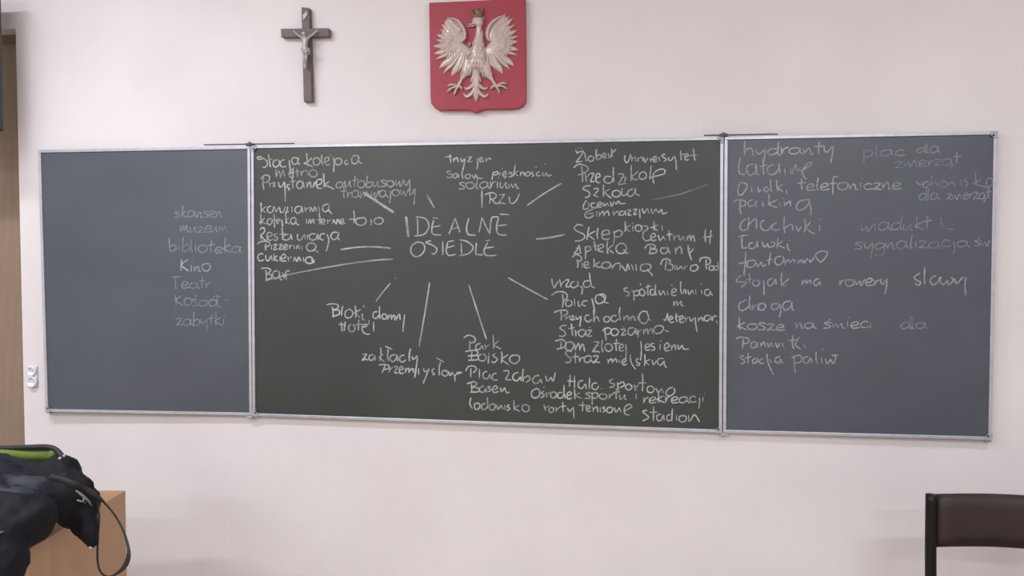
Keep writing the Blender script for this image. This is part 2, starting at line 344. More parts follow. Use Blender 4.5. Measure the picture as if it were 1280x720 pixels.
G['R'] = (1.0, [[(.12,.85),(.16,0)],[(-.1,1.2),(.15,1.75),(.65,1.7),(.75,1.3),(.1,.55)],[(.1,.55),(.5,.3),(.9,0)]])
G['A'] = (1.1, [[(.0,.0),(.3,.4),(.5,1.2)],[(.5,1.2),(.55,.5),(.6,.1)],[(.05,.7),(.5,.55),(.9,.6)]])
G['z'] = (.78, [[(.04,.88),(.35,1.02),(.66,.95)],[(.66,.95),(.35,.4),(.05,.0)],[(.05,.0),(.4,.12),(.8,.0)]])
addg('ą', 'a', [[(.9,0),(.75,-.3),(.98,-.4)]]); addg('ę', 'e', [[(.5,0),(.4,-.3),(.6,-.4)]])
addg('ó', 'o', [[(.45,1.3),(.65,1.6)]]); addg('ś', 's', [[(.35,1.3),(.55,1.6)]]); addg('ć', 'c', [[(.35,1.3),(.55,1.6)]]); addg('ż', 'z', [[(.35,1.4),(.4,1.5)]])
addg('Ż', 'Z', [[(.4,1.95),(.45,2.1)]]); addg('Ł', 'T', [])
# overrides
G['t2'] = G['t']
ALLW = []
class Rib:
    """collects flat chalk ribbons on one panel"""
    def __init__(s, f, n): s.f, s.n, s.bm, s.k = f, n, bmesh.new(), 0
    def stroke(s, pts, w, smooth=True):
        P = catmull([Vector((x, y, 0)) for x, y in pts], 5) if (smooth and len(pts) > 2) else [Vector((x, y, 0)) for x, y in pts]
        if not smooth or len(pts) == 2:
            Q = []
            for a, c in zip(P[:-1], P[1:]):
                m = max(1, int((c-a).length/4)); Q += [a+(c-a)*(i/m) for i in range(m)]
            P = Q+[P[-1]]
        off = .0007+.00003*(s.k % 14); s.k += 1
        prev = None
        for i, p in enumerate(P):
            t = P[min(i+1, len(P)-1)]-P[max(i-1, 0)]
            if t.length < 1e-6: continue
            t.normalize(); q = Vector((-t.y, t.x, 0))
            e = .62 if i in (0, len(P)-1) else 1
            ww = w*e*(.5+random.uniform(-.09, .09))
            a = s.f(p.x+q.x*ww, p.y+q.y*ww)+s.n*off; c = s.f(p.x-q.x*ww, p.y-q.y*ww)+s.n*off
            cur = (s.bm.verts.new(a), s.bm.verts.new(c))
            if prev: s.bm.faces.new([prev[0], prev[1], cur[1], cur[0]])
            prev = cur
    def word(s, text, x0, y0, x1, y1, xh, w, slant=.0, jit=.05, xs=None):
        # xs: optional px left edges of the letters
        tot = sum(G[c][0] for c in text)
        nat = tot*xh; kx = (x1-x0)/nat
        x = x0
        for i, c in enumerate(text):
            gw, sts = G[c]
            if xs:
                x = xs[i]; nx = xs[i+1] if i+1 < len(xs) else x1; k = (nx-x)/gw/xh
                if k > 1.5: k = 1.5
            else: k = kx
            t = (x-x0)/max(x1-x0, 1); yb = y0+(y1-y0)*t+random.uniform(-jit, jit)*xh*1.8
            sc = 1+random.uniform(-.14, .14); sl = slant+random.uniform(-.09, .07)
            for st in sts:
                pts = [(x+(u+v*sl)*xh*k if False else x+u*xh*k+v*sl*xh, yb-v*xh*sc) for u, v in st]
                s.stroke(pts, w)
            x += gw*xh*k
def write(panel_, f, n, m, kind, text, *a, **k):
    r = Rib(f, n); r.word(text, *a, **k)
    o = obj('chalk_word', r.bm, m, panel_); o['label'] = f'{kind} chalk handwriting reading {text}'
    return o
def line(panel_, f, n, m, pts, w, label='white chalk line'):
    r = Rib(f, n); r.stroke(pts, w); o = obj('chalk_line', r.bm, m, panel_); o['label'] = label
    return o
random.seed(7)
WC = [ # centre panel: text, x0, base0, x1, base1, x-height, ribbon width, strength
('Stacja',321.7,209,375,206,9.5,1.9,1),('kolejowa',379.5,207.3,453,204.5,8.2,1.8,1),('Metro',345,222.2,397,221,9,1.6,2),
('Przystanek',326.5,237,418,236,9,1.9,1),('autobusowy',419.5,234.5,514,232.5,8,1.5,2),('tramwajowy',427,248,520,243.5,8,1.5,2),
('kawiarnia',325.6,266.5,414.7,266.5,8.6,1.7,1),('kafejka',324,281,373.3,281,8.6,1.7,1),('internetowa',382.7,279.5,479,280,8.4,1.7,1),
('Restauracja',324.4,300.5,424.6,299.6,8.8,1.7,1),('Pizzeria',321.7,313.3,398.4,313.4,7.8,1.7,1),('cukiernia',322.3,326.8,393.4,328,7.6,1.6,1),('Bar',327,349,362,348.3,8.8,1.8,1),
('fryzjer',557,203,613,201.5,7.5,1.4,1),('salon',557.7,222.5,603,222.5,7.5,1.4,1),('piękności',615,221.5,690,219.5,7.5,1.4,1),('solarium',573,236.3,650,235,7.5,1.4,1),('RZU',609.8,255,649,254,8,1.4,1),
('Żłobek',719,202.5,770.5,197.5,8.5,1.7,1),('Uniwersytet',781,204.5,871,200.5,8.4,1.7,1),('Przedszkole',718,226.5,831,222.5,10,1.8,1),
('Szkoła',729,246.5,800,244,9.2,1.7,1),('Liceum',729,261.5,782.5,255,7.2,1.5,1),('Gimnazjum',731.5,272.5,834,267.5,6.8,1.5,1),
('Sklep',717.4,301,778.7,299,9.6,1.7,1),('kioski',780.6,289.8,828.5,288.5,6.6,1.6,1),('Centrum',804.5,301.2,867.7,302,7.8,1.7,1),('H',879,304,889.7,304,8.8,1.6,1),
('Apteka',716.5,317,784.4,316.5,8.8,1.7,1),('Bank',806,316.5,867.7,317.5,8.6,1.7,1),('Piekarnia',716,334.7,817,337.5,8.5,1.7,1),('Biuro',825.6,336.6,872.5,337.5,7.8,1.7,1),('Pod',874.5,336.8,895.5,337.5,7,1.5,1),
('Urząd',689,359.8,744,359,9,1.7,1),('spółdzielnia',779,369.5,890,369,7.6,1.6,1),('m.',841,382,859,382,7,1.5,1),('Policja',690,383,760,380,9.2,1.7,1),
('Przychodnia',692.4,399.7,813,402.5,8.6,1.7,1),('weterynar',829.7,401.5,896,403,7.6,1.6,1),('Straż',699.4,420,740.7,420,8.2,1.7,1),('pożarna',752.6,419,836,416,8.8,1.7,1),
('Dom',694,437,731.5,439,8.6,1.6,1),('złotej',739.8,440,784,438,8,1.7,1),('jesieni',800,438,861,436.4,7.6,1.6,1),('Straż',705,453.8,750,453.5,7.6,1.6,1),('miejska',759,452.5,833,458.5,7.4,1.6,1),
('Bloki,',408,395,459,399,8.6,1.6,1),('domy',466,397.5,506.7,400.5,7.6,1.6,1),('Hotel',424,412.5,468,414,7.4,1.6,1),('zakłady',452.5,449,522.5,453,8,1.7,1),('przemysłowe',473,464.5,577.5,472,7.6,1.7,1),
('Park',579,437.5,626,436,7.6,1.7,1),('Boisko',580.5,450.6,650,454,7.8,1.8,1),('Plac',581.8,471.5,621,475,8.4,1.7,1),('zabaw',628,475.4,694,477.5,8.8,1.7,1),('Hala',710,483.3,753,486,7.8,1.6,1),('sportowa',760.6,483.3,845,493.8,8,1.7,1),
('Basen',584.4,489.8,637.5,490.6,7.4,1.6,1),('Ośrodek',664,496.4,728.4,497.7,7.4,1.5,1),('sportu',731,497.7,783.4,500,6.8,1.5,1),('i',794,500,797,500,7,1.4,1),('rekreacji',803,503.5,881,503,7.2,1.5,1),
('Lodowisko',587,510.8,661.6,513.4,7.8,1.7,1),('korty',678.6,510.8,718,514.7,7.2,1.6,1),('tenisowe',723,513.4,790,518.6,7.2,1.6,1),('Stadion',801.7,523.9,875,526.5,8.2,1.7,1)]

# the most legible words are traced stroke by stroke: (text, origin x, origin y, scale, strokes)
TR = [
('Stacja',310,180,6.4,'112,104 85,102 75,114 95,124 125,116 150,138 156,165 140,184 116,186|165,82 172,130 180,186|150,132 198,120|240,128 212,132 200,158 215,184 240,176 252,150 246,128|294,126 268,134 258,160 272,184 306,178|330,128 336,180 342,236|398,116 368,108 350,130 362,160 388,158 404,130 404,110 400,148 416,166'),
('kolejowa',310,180,6.4,'470,74 474,120 482,182|516,110 480,138 446,156|446,156 490,168 524,184|548,108 528,122 524,152 546,170 572,156 574,124 548,108|592,86 590,130 600,168|618,142 646,132 644,106 618,116 614,146 632,168 656,160|684,108 688,160 686,228|662,86 668,92|722,112 698,126 698,154 722,168 748,152 746,122 722,112|796,128 776,140 780,164 806,154|880,92 846,96 830,126 842,158 872,150 888,116 884,92 886,136 914,158'),
('Metro',310,180,6.4,'222,200 228,274|228,262 246,212|246,212 258,240 262,272|262,262 284,208|284,208 296,272|330,240 352,228 362,206 342,208 330,240 342,268 370,262|392,196 398,262|376,226 412,218|424,216 430,256|430,236 446,216 474,214|474,214 480,254|530,206 502,212 490,238 510,262 544,258 554,228 530,206'),
('Przystanek',310,180,6.4,'126,262 120,310 128,366|104,278 130,252 166,254 174,276 158,302 128,310|172,306 176,346|176,324 208,306|206,306 218,346|218,306 200,344|244,304 254,342 276,334 290,304|294,300 298,380 298,460|336,324 316,326 316,346 334,358 320,374|354,250 362,354|336,304 384,296|434,298 404,302 390,330 406,356 434,346 440,304 452,352|468,306 474,354|474,340 496,304 506,352|520,350 536,306 556,336|540,330 582,318 590,286 558,286 546,320 560,352 594,354|606,234 608,290 614,348|650,300 600,334|610,326 660,346 690,364'),
('kawiarnia',310,180,6.4,'104,468 106,510 108,552|146,500 112,524|112,524 140,548|186,498 162,506 158,538 180,550 202,530 204,500|212,500 224,546|224,546 250,508 262,546 284,544|284,544 300,500|320,500 310,548 326,536|350,500 354,548|424,498 390,502 376,528 396,554 424,536 432,500 438,550|456,504 460,546|460,530 488,506|496,546 502,504|502,504 524,540 534,502 552,540|566,498 574,546|644,480 610,488 596,514 612,542 640,530 652,484 648,530 672,558'),
('kafejka',310,180,6.4,'102,560 104,600 106,644|134,592 106,618 88,632|106,618 150,642|188,600 166,600 154,624 170,646 192,632 194,600|206,560 214,610 212,668|200,614 234,606|236,622 256,608 240,600 230,620 244,640|270,604 276,640 280,664|300,540 304,590 306,640|330,590 300,616|300,616 338,642|382,588 352,594 342,620 362,642 384,622 384,590 386,630 410,652'),
('internetowa',310,180,6.4,'470,600 466,638|482,638 494,602 506,638|506,630 524,602 530,640|570,552 576,600 574,644|550,608 610,600|588,628 616,618 606,602 588,612 590,638 618,640|636,602 638,640|638,620 662,606|676,638 684,604|684,604 706,640 716,602 736,638|742,628 766,616 756,598 738,612 744,638 778,634|846,534 852,580 848,634|806,604 862,600|910,592 876,596 862,620 880,646 920,648 946,622 934,592 902,592|984,602 988,630 984,652|1040,590 1016,600 1012,626 1036,642 1070,634 1080,606 1056,588 1034,594'),
('Restauracja',310,240,5.54,'84,262 100,246 116,258 110,282 84,300|88,296 92,330|92,304 112,328 130,334|132,310 166,302 160,282 136,286 134,318 152,334 178,326|204,290 186,292 184,308 206,316 200,332 180,334|236,246 240,290 240,332|214,294 262,288|280,292 252,300 244,322 262,334 290,322 298,292 306,332|344,292 346,326 366,332 390,296|392,292 398,332|410,292 414,332|414,308 432,294|470,290 436,292 424,316 446,334 474,322 482,292 488,332|534,288 504,294 500,322 524,334|548,292 560,340 542,412|620,280 590,280 574,306 590,330 616,318 630,282 624,318 634,334'),
('Pizzeria',310,240,5.54,'124,358 120,384 126,404|66,362 88,344 128,342 150,352 146,372 124,380|164,364 162,398|174,368 200,364 178,398 206,394|214,368 236,364 216,398 244,392|250,384 272,378 266,364 248,372 250,398 276,394|288,366 290,396|290,380 306,366|318,366 322,396|334,394 346,368 356,396|372,366 376,398|460,358 424,354 406,380 422,408 456,402 472,374 452,354|452,396 490,418'),
('cukiernia',310,240,5.54,'108,430 84,428 68,450 82,478 112,468|124,436 126,466 142,476 160,440|162,438 168,476|180,426 182,478|204,440 184,460 210,480|222,446 222,478|236,462 262,452 252,430 232,446 236,478 266,476|276,446 282,480|282,462 304,448|314,480 324,450|324,450 340,480 352,450 368,480|384,452 388,482|444,452 412,452 398,472 414,494 446,490 460,466|446,452 446,480 462,488'),
('Bar',310,240,5.54,'124,540 128,576 126,602|90,530 130,526 158,540 140,562 122,568|124,568 160,572 162,596 124,606|206,546 180,552 172,582 192,602 214,584 218,548 222,600 238,608|240,556 252,604|252,590 268,548 290,548|262,560 268,610'),
('Żłobek',700,180,6.244,'122,44 134,76|128,74 150,62 186,56|186,56 158,100 124,142|124,142 156,138 176,134|144,30 148,36|166,30 170,36|192,64 198,100 206,136|250,94 226,100 222,126 244,136 264,118 258,96|284,40 282,80 286,120|286,92 310,84 322,102 302,122 286,118|332,98 358,88 350,72 332,84 334,108 362,104|376,72 384,110|402,36 404,66 394,110|438,40 402,76|402,76 412,100'),
('Przedszkole',700,180,6.244,'168,176 176,230 176,300|106,186 140,160 186,164 220,186 206,216 140,244|196,222 206,296|204,262 232,232|232,232 262,230 240,292 272,290|282,262 312,254 304,230 280,244 286,296 314,300|400,256 360,254 344,282 364,306 402,298 410,270|418,178 416,240 420,300|452,236 480,232 496,248 470,290 454,312|470,262 512,262 500,296|556,166 556,220 554,290|612,212 560,256|560,256 574,276 610,276|650,216 624,232 620,264 648,276 674,254 664,222 640,218|712,170 706,220 700,276|700,262 760,248 812,232 818,204 784,196 740,220 724,262 734,310'),
('Szkoła',700,180,6.244,'240,326 204,328 178,350 214,366 232,386 222,412 194,418|262,352 294,346 296,364 262,402|262,402 300,412|340,318 338,360 338,410|388,352 346,374|346,374 366,396 400,424|444,360 414,372 410,400 438,414 468,400 466,372 440,360|484,346 482,390 496,404 530,384|570,350 534,366 528,396 550,410 580,384 588,344 592,388 626,404'),
('Sklep',660,260,5.224,'358,116 326,108 302,134 330,156 362,170 370,192 344,212 306,216|398,122 392,160 384,208|440,150 392,176|392,176 436,208|458,128 452,170 456,204|486,176 528,168 526,146 492,150 482,182 500,206 534,200|562,150 564,190 558,232|562,160 594,146 616,162 598,188 564,186'),
('Apteka',660,260,5.224,'334,240 324,270 298,300|298,300 350,294|334,240 342,290|310,262 346,262|374,248 376,290 374,334|376,256 404,252 410,272 378,288|432,216 438,250 444,280|424,250 460,242|462,268 492,254 482,236 460,252 462,280 494,286|520,214 516,260 522,300|560,236 522,268|522,268 560,296|630,232 596,234 574,262 590,294 626,292 644,258 624,232|624,270 640,294 656,292'),
('Bank',660,260,5.224,'800,248 800,270 792,294|762,264 782,240 820,240 830,258 804,268|806,268 840,272 834,292 790,298|900,262 872,262 868,288 890,298 912,282 910,254 928,298|960,256 966,300|966,280 986,254 1000,262 1004,298|1046,240 1048,280 1058,310 1068,342|1082,266 1052,298|1042,276 1060,262'),
('Piekarnia',660,260,5.224,'318,334 326,360 324,390|290,322 312,304 340,314 350,336 324,352|352,356 356,390|370,376 396,366 384,350 366,362 374,390 404,386|430,330 432,360 430,388|470,352 432,372|432,372 460,386 490,384|510,354 486,362 484,386 508,396 534,384 536,360 508,352|540,362 552,400|552,390 574,362 604,364|604,364 600,406|610,372 640,410 650,366 664,406|676,370 690,408|704,366 708,410|760,366 738,376 736,404 762,412 796,398 800,372 764,364|776,400 800,424 816,444'),
('Urząd',670,340,5.447,'108,44 112,80 124,110|124,110 152,60|160,48 172,104|172,84 198,58|200,56 224,54 204,98 232,98|262,64 240,74 238,100 262,106 284,88 284,60 286,100|300,96 316,110 312,154|370,60 334,62 322,84 340,106 372,92|364,4 370,60 382,100 402,106'),
('Policja',670,340,5.447,'180,150 186,200 178,242|106,160 140,136 186,136 212,156 206,186 182,194|226,190 206,200 204,226 228,234 246,214 236,192|262,182 264,232|288,196 290,232 304,224|352,196 322,200 314,222 340,232|380,180 388,210 398,260 396,290|468,186 450,160 414,158 404,190 424,216 462,200 474,166 456,150 430,152|450,200 494,214'),
('Park',570,410,3.82,'66,60 66,104|36,48 60,34 90,46 88,66 64,72|118,74 98,80 96,100 112,102 124,86 130,104|138,78 142,104|142,92 160,78|178,34 180,100|204,60 180,82|180,82 214,100'),
('Bloki,',400,370,6,'92,80 98,118 100,154|50,66 92,58 132,66 136,88 98,108|100,108 140,106 144,136 92,156|172,72 164,110 162,148|210,100 190,120 192,156 222,164 246,140 240,110 214,98|264,70 270,120 268,166|306,100 250,132|262,126 300,162|316,130 322,176 336,176|332,68 328,84|370,178 366,214'),
('Uniwersytet',700,180,6.244,'510,88 504,120 520,146 540,120 550,78|556,90 562,136|562,116 586,98|586,98 594,136|606,104 610,138|610,116 640,100|640,100 648,138|652,104 664,142 684,108|700,110 708,142|708,126 726,110|728,126 752,118 744,98 728,110 732,138 758,134|772,100 778,134|822,80 800,84 800,100 822,112 826,128 808,136|846,104 850,126 872,124 884,100|892,94 904,130 908,204|940,50 944,90 946,126|936,88 968,76|974,104 1000,92 992,76 974,88 980,124 1006,120|1040,34 1046,80 1052,130|1012,92 1070,84'),
('Liceum',700,180,6.244,'206,438 184,478 186,508 224,500|222,456 228,490|276,462 250,462 244,488 272,500 290,486|292,482 322,470 314,454 294,468 302,494 330,486|336,456 346,484 368,460|368,460 382,484|392,450 404,484 420,450|420,450 440,472|440,472 456,446 474,466 512,462'),
('Gimnazjum',660,260,5.224,'424,8 384,24 372,52 396,66 430,48|388,38 430,34|446,20 450,54|462,24 468,56|468,48 490,22 496,54|496,44 520,20 530,52|556,20 562,50|562,42 584,18|584,18 594,50|622,20 602,24 602,46 624,44 634,18 638,48|646,16 670,14 650,46 676,44|684,12 710,8 690,42 712,38|728,6 732,70|746,0 756,34 780,2|780,2 792,36|804,2 814,36 836,4|836,4 852,34|852,34 872,10 880,38 910,28'),
('Centrum',660,260,5.224,'786,136 756,156 750,190 768,214 800,206|800,196 832,184 824,166 802,180 810,212 838,208|850,176 862,212 884,184|884,184 896,212|920,146 926,214|902,176 944,170|950,178 956,216|956,196 976,178|984,178 994,212 1014,184|1014,184 1024,214|1036,182 1040,216|1040,204 1058,178 1064,218|1064,204 1080,180 1088,222'),
('H',660,260,5.224,'1158,142 1156,184 1160,224|1196,144 1190,190 1186,236|1144,192 1206,184'),
('Biuro',660,260,5.224,'906,340 900,370 896,404|866,372 880,338 910,332 930,346 918,366|918,366 942,370 940,402 908,406|954,372 960,402|970,374 976,402 1000,378|1000,378 1008,402|1018,380 1022,404|1022,392 1040,376|1090,372 1066,378 1062,404 1088,412 1110,392 1100,372 1080,374'),
('Pod',660,260,5.224,'1164,334 1162,370 1166,402|1122,352 1128,330 1166,322 1190,338 1186,362 1164,372|1200,376 1184,384 1186,404 1208,404 1212,384 1200,376|1240,384 1220,380 1216,400 1236,406|1240,350 1242,404'),
('kioski',660,260,5.224,'634,88 636,122 634,156|668,112 636,134|636,134 666,156|684,116 686,154|680,96 684,102|728,110 704,116 704,144 730,152 744,132 730,110|744,118 772,116|772,116 784,134 768,150|822,82 824,114 824,146|850,110 800,130|810,128 850,148|874,112 878,150'),
('spółdzielnia',670,340,5.447,'626,108 602,112 604,130 630,138 632,156 614,164|650,130 664,134 668,196|664,138 690,124 704,140 692,160 668,158|728,116 708,122 706,150 728,162 742,142 728,116|716,92 708,76|764,84 760,130 764,160|744,104 786,96|800,118 780,124 780,152 800,156 812,130|815,84 812,130 818,162|836,122 846,156 868,126|868,126 880,158|892,124 900,158|920,88 930,94|926,140 954,130 946,112 926,124 928,158 956,158|986,64 984,110 990,150|998,150 1014,118 1022,150|1034,122 1044,152 1064,122|1064,122 1076,150|1086,120 1090,150|1128,80 1124,86|1124,122 1132,150|1180,120 1154,122 1150,150 1174,160 1190,130 1188,146 1204,158'),
('Przychodnia',670,340,5.447,'170,268 174,300 170,330|122,276 160,262 206,262 214,284 180,302|200,300 204,326|204,318 226,300 234,324|236,300 256,302 240,326 266,322|270,300 280,322 302,302|308,298 304,330 298,372|366,294 340,296 334,322 356,340 380,322|392,256 394,300 394,342|394,322 416,304 430,338|490,302 466,308 464,334 488,340 504,320 490,302|550,296 520,300 512,324 536,338 564,316|572,238 568,290 576,330|596,300 600,332|600,318 622,298 630,330|640,302 646,332|646,318 662,300 676,332|692,298 696,330|762,272 726,268 702,296 712,340 744,350 768,314 754,276|764,318 782,330'),
('weterynar',670,340,5.447,'870,320 880,330 896,280|896,280 900,336|908,326 930,316 922,300 908,314 916,344 940,338|956,282 954,320 964,340|944,308 980,300|978,324 1002,314 996,298 978,312 984,344 1008,338|1014,304 1020,340|1020,322 1040,304|1046,308 1056,334 1076,312|1084,308 1088,360 1098,408|1104,310 1108,338|1108,326 1130,308 1136,336|1180,296 1154,298 1146,324 1166,334 1186,314|1186,296 1200,330 1206,304 1232,300|1228,330 1236,352'),
('Straż',670,340,5.447,'208,364 178,366 164,384 190,400 202,420 184,438 158,434|240,350 246,400 250,434|220,386 264,378|268,394 272,440|272,416 294,396|330,394 300,396 290,424 314,440 334,420 338,396 342,436|350,398 378,398 352,436 384,434|366,372 370,380'),
('pożarna',670,340,5.447,'464,378 472,420 478,468|450,402 486,380 512,392 500,420 468,424|540,384 514,396 516,426 544,432 562,406 542,384|576,392 610,392 582,430 616,424|590,370 596,376|664,380 634,384 626,414 648,430 672,404 676,382 682,424|692,388 696,444|696,412 716,388|730,390 734,426|734,412 754,386 764,424|764,410 786,386 796,422|860,368 824,366 802,392 816,418 850,412 868,382 856,366|876,396 906,406'),
('Dom',670,340,5.447,'172,474 168,524|130,470 176,460 202,478 196,508 142,526|236,476 206,484 200,516 228,536 254,516 250,482 230,476|264,488 270,538|270,524 290,486 300,534|300,522 318,490 332,542'),
('złotej',670,340,5.447,'388,476 432,474|432,474 408,508 384,544|384,544 410,538 436,548|452,460 448,510 456,548|404,500 428,502|504,488 476,494 472,526 498,540 520,518 508,488|550,456 544,500 548,536|526,488 572,484|566,520 594,510 586,490 568,504 572,536 598,534|612,490 614,550 610,604'),
('jesieni',670,340,5.447,'714,470 718,540 712,602|742,516 772,506 762,488 744,502 750,532 778,528|804,486 784,490 786,504 806,512 804,530 784,532|846,490 844,528|848,464 850,472|876,524 904,506 896,482 876,498 880,534 910,534|920,496 924,534|924,520 944,494 952,530|966,494 972,526 996,496|996,496 1006,524 1040,524'),
('miejska',670,340,5.447,'488,592 492,624|492,612 512,590 522,620|522,610 542,590 552,618|566,596 568,620|572,570 578,576|586,618 612,606 606,590 588,604 592,632 620,626|640,560 650,620 680,664|700,590 684,596 688,616 706,622 700,636 684,632|740,560 742,600 738,640|778,594 744,610|744,610 770,634|790,598 800,630 820,604|868,588 834,592 828,620 850,634 872,606 874,630 890,652'),
('domy',400,370,6,'432,118 406,122 398,156 422,168 444,142|448,74 446,120 450,172|480,132 466,146 472,170 492,172 500,148 484,132|508,140 510,178|510,166 532,142 538,178|538,166 556,142 562,184|568,148 576,182|576,170 596,136 602,180|636,138 628,200 622,268'),
('Hotel',400,370,6,'158,196 164,230 166,266|140,212 194,214|190,190 186,230 182,262|236,212 216,228 222,260 248,268 264,240 246,212|290,176 290,220 288,258|262,218 318,210|316,232 348,228 350,212 320,222 320,262 344,284 376,286|404,192 402,268'),
('zakłady',400,370,6,'316,440 352,432|352,432 334,460 314,484|314,484 340,474 362,482|404,440 374,446 368,472 388,482 408,460 412,444 414,484|456,386 458,440 448,486|478,436 436,462|446,460 484,494|512,400 508,450 516,488|490,376 544,402|570,440 536,446 526,474 548,492 572,470 578,442 584,492|634,444 606,450 598,480 620,496 646,476|680,394 670,440 672,490|692,450 698,474 718,462 730,446|732,458 722,540 710,614'),
('przemysłowe',400,370,6,'488,520 478,550 466,576|440,516 490,514 516,522 512,544 484,550|526,532 518,574|522,556 546,534|554,532 582,530 560,574 586,576|592,556 622,546 612,528 594,546 602,580 630,576|642,538 640,576|640,566 664,540 668,576|668,566 694,544 704,576|716,540 718,576 710,610|740,542 740,590|778,540 784,566 804,562 820,544|820,544 796,600 774,658|860,546 842,554 842,570 860,586 842,590|906,494 894,540 896,596|872,464 932,496|950,560 920,562 916,588 944,600 962,578 946,556|966,564 976,596 994,570|994,570 1004,600|1010,590 1014,640|1012,600 1034,572 1066,576'),
('Boisko',570,410,3.82,'76,112 74,152|44,112 90,106 106,118 96,130|56,134 100,132 104,150 58,154|122,124 108,134 112,154 134,156 144,138 128,122|158,118 154,170|190,122 176,132 198,148 184,164 168,160|218,112 220,140 216,168|250,126 216,150|216,150 252,176|290,130 266,132 256,154 276,170 300,158 302,136 284,128'),
('Plac',570,410,3.82,'72,192 70,236|46,206 60,184 86,182 98,196 82,214|112,194 112,240|150,206 132,214 130,236 150,242 162,222 166,244|194,216 176,222 176,246 200,248'),
('zabaw',570,410,3.82,'226,206 248,204 252,216 236,246|236,246 264,248|300,212 278,218 272,242 292,252 308,234 312,254|322,194 318,226 322,256|322,240 344,228 354,244 334,260|398,226 374,232 366,254 386,266 404,246 410,266|428,228 436,254 454,234|454,234 464,254 474,212'),
('Hala',570,410,3.82,'546,222 542,280|566,228 566,286|532,252 572,256|608,250 588,256 584,280 602,288 618,268 622,292|638,236 636,292|674,262 654,266 650,286 668,294 682,276|692,288 698,290'),
('sportowa',570,410,3.82,'752,244 734,250 738,262 756,268 750,282 732,282|770,258 776,300|774,268 796,258 804,272 782,286|824,266 810,276 814,292 832,294 840,278 824,266|852,270 856,300|856,286 874,270|890,216 892,260 890,302|870,262 910,262|930,276 914,284 916,304 936,308 946,290 932,276|954,286 966,308 982,288|982,288 992,312|1036,282 1012,292 1002,314 1022,324 1044,306 1040,286'),
('Basen',570,410,3.82,'74,262 76,304|52,266 86,256 100,268 78,282|78,282 108,288 104,304 68,306|134,276 116,284 114,302 132,306 142,290 146,308|166,278 152,282 168,296 152,304|176,294 198,288 190,276 174,288 182,308 204,302|212,284 218,304 232,284|232,284 242,308 256,306'),
('Ośrodek',570,410,3.82,'384,290 364,300 362,326 382,334 400,318 396,294 380,288|420,302 408,310 422,322 404,334|418,286 422,280|430,306 434,332|434,318 448,306|470,304 454,310 454,330 472,332 480,314 468,304|508,308 490,310 486,330 504,334 514,318|516,272 516,310 522,336|530,324 550,316 544,304 530,316 534,338 554,334|566,290 568,340|592,308 568,322|568,322 604,338'),
('Lodowisko',570,410,3.82,'72,332 66,360 78,384|104,356 88,366 92,386 108,386 114,366 100,356|142,360 124,366 124,386 142,386 150,372|150,330 152,386|176,360 160,372 166,390 182,388 188,370 174,360|194,366 202,388 216,368|216,368 226,388|232,366 236,392|256,366 244,374 258,384 244,394|276,344 278,394|304,368 276,382|276,382 304,398|336,364 318,372 320,394 342,398 350,378 334,364'),
('korty',570,410,3.82,'420,366 428,396|446,370 424,384|456,378 444,388 448,402 462,400 466,384 454,378|476,378 480,402|480,392 496,376|510,352 512,400|496,376 528,372|532,380 542,398 556,382|560,376 564,432'),
('tenisowe',570,410,3.82,'606,350 604,398|586,368 624,368|624,388 640,380 634,370 622,380 630,398 644,394|652,376 656,400|656,388 672,376 678,402|688,378 690,402|712,376 700,382 714,392 700,402|738,376 722,384 724,402 742,402 748,386 734,376|756,378 764,402 780,380|780,380 788,402|800,396 838,378 828,364 806,378 806,408 830,416'),
('Stadion',570,410,3.82,'914,392 892,398 908,414 920,428 890,444|944,374 942,444|922,402 962,402|978,410 960,418 962,440 980,440 990,416 994,442|1024,412 1008,420 1010,442 1028,438|1033,384 1030,446|1052,414 1054,442|1084,418 1066,424 1070,446 1092,446 1100,426 1082,416|1110,416 1112,448|1118,446 1134,416 1146,420 1162,448'),
('fryzjer',490,180,4.8,'348,60 350,90 354,112|316,80 360,72|366,84 372,110|370,98 388,82 398,110|412,84 420,108 434,90|440,86 430,138 424,150|452,80 480,76|480,76 452,108|452,108 484,104|512,84 514,130 508,152|522,100 544,88 532,80 524,94 532,108 552,102|560,84 566,108|566,98 580,86 596,92'),
('salon',490,180,4.8,'354,162 332,164 340,178 366,186 352,202 328,198|390,176 370,182 370,202 386,202 396,180 402,204|428,146 420,180 426,208|460,182 442,188 444,206 464,206 472,188 456,180|480,184 494,206 502,182|502,182 516,204 544,206'),
('piękności',490,180,4.8,'610,166 604,190 600,216|608,172 632,166 636,180 612,186|650,168 646,190|658,142 662,150|668,186 686,176 678,164 664,180 672,196 690,192|682,198 676,210|700,182 712,170 722,190 700,200|740,124 734,160 728,194|758,160 734,176|734,176 756,192|772,166 770,192|770,182 788,168 794,190|818,168 802,176 806,192 824,188 828,172 814,166|846,166 838,176 852,186 838,196|862,142 868,136|886,166 868,176 874,192 894,186|902,168 910,192 926,172|918,118 920,122|926,172 936,192 958,184'),
('RZU',490,180,4.8,'586,302 590,330 584,360|556,304 600,292 626,306 614,328 586,332|600,330 614,350 630,360|640,306 676,302|676,302 650,340 634,358|634,358 660,354 684,360|704,316 708,350 728,356 752,330 764,296'),
]
done = set()
for text, ox, oy, sc_, st_ in TR:
    r = Rib(fC, nC)
    for q_ in st_.split('|'):
        r.stroke([(ox+float(p_.split(',')[0])/sc_, oy+float(p_.split(',')[1])/sc_) for p_ in q_.split()], 1.65)
    o = obj('chalk_word', r.bm, M_ch2 if text == 'Metro' else M_ch1, pC); o['label'] = 'white chalk handwriting reading '+text
    done.add(text)
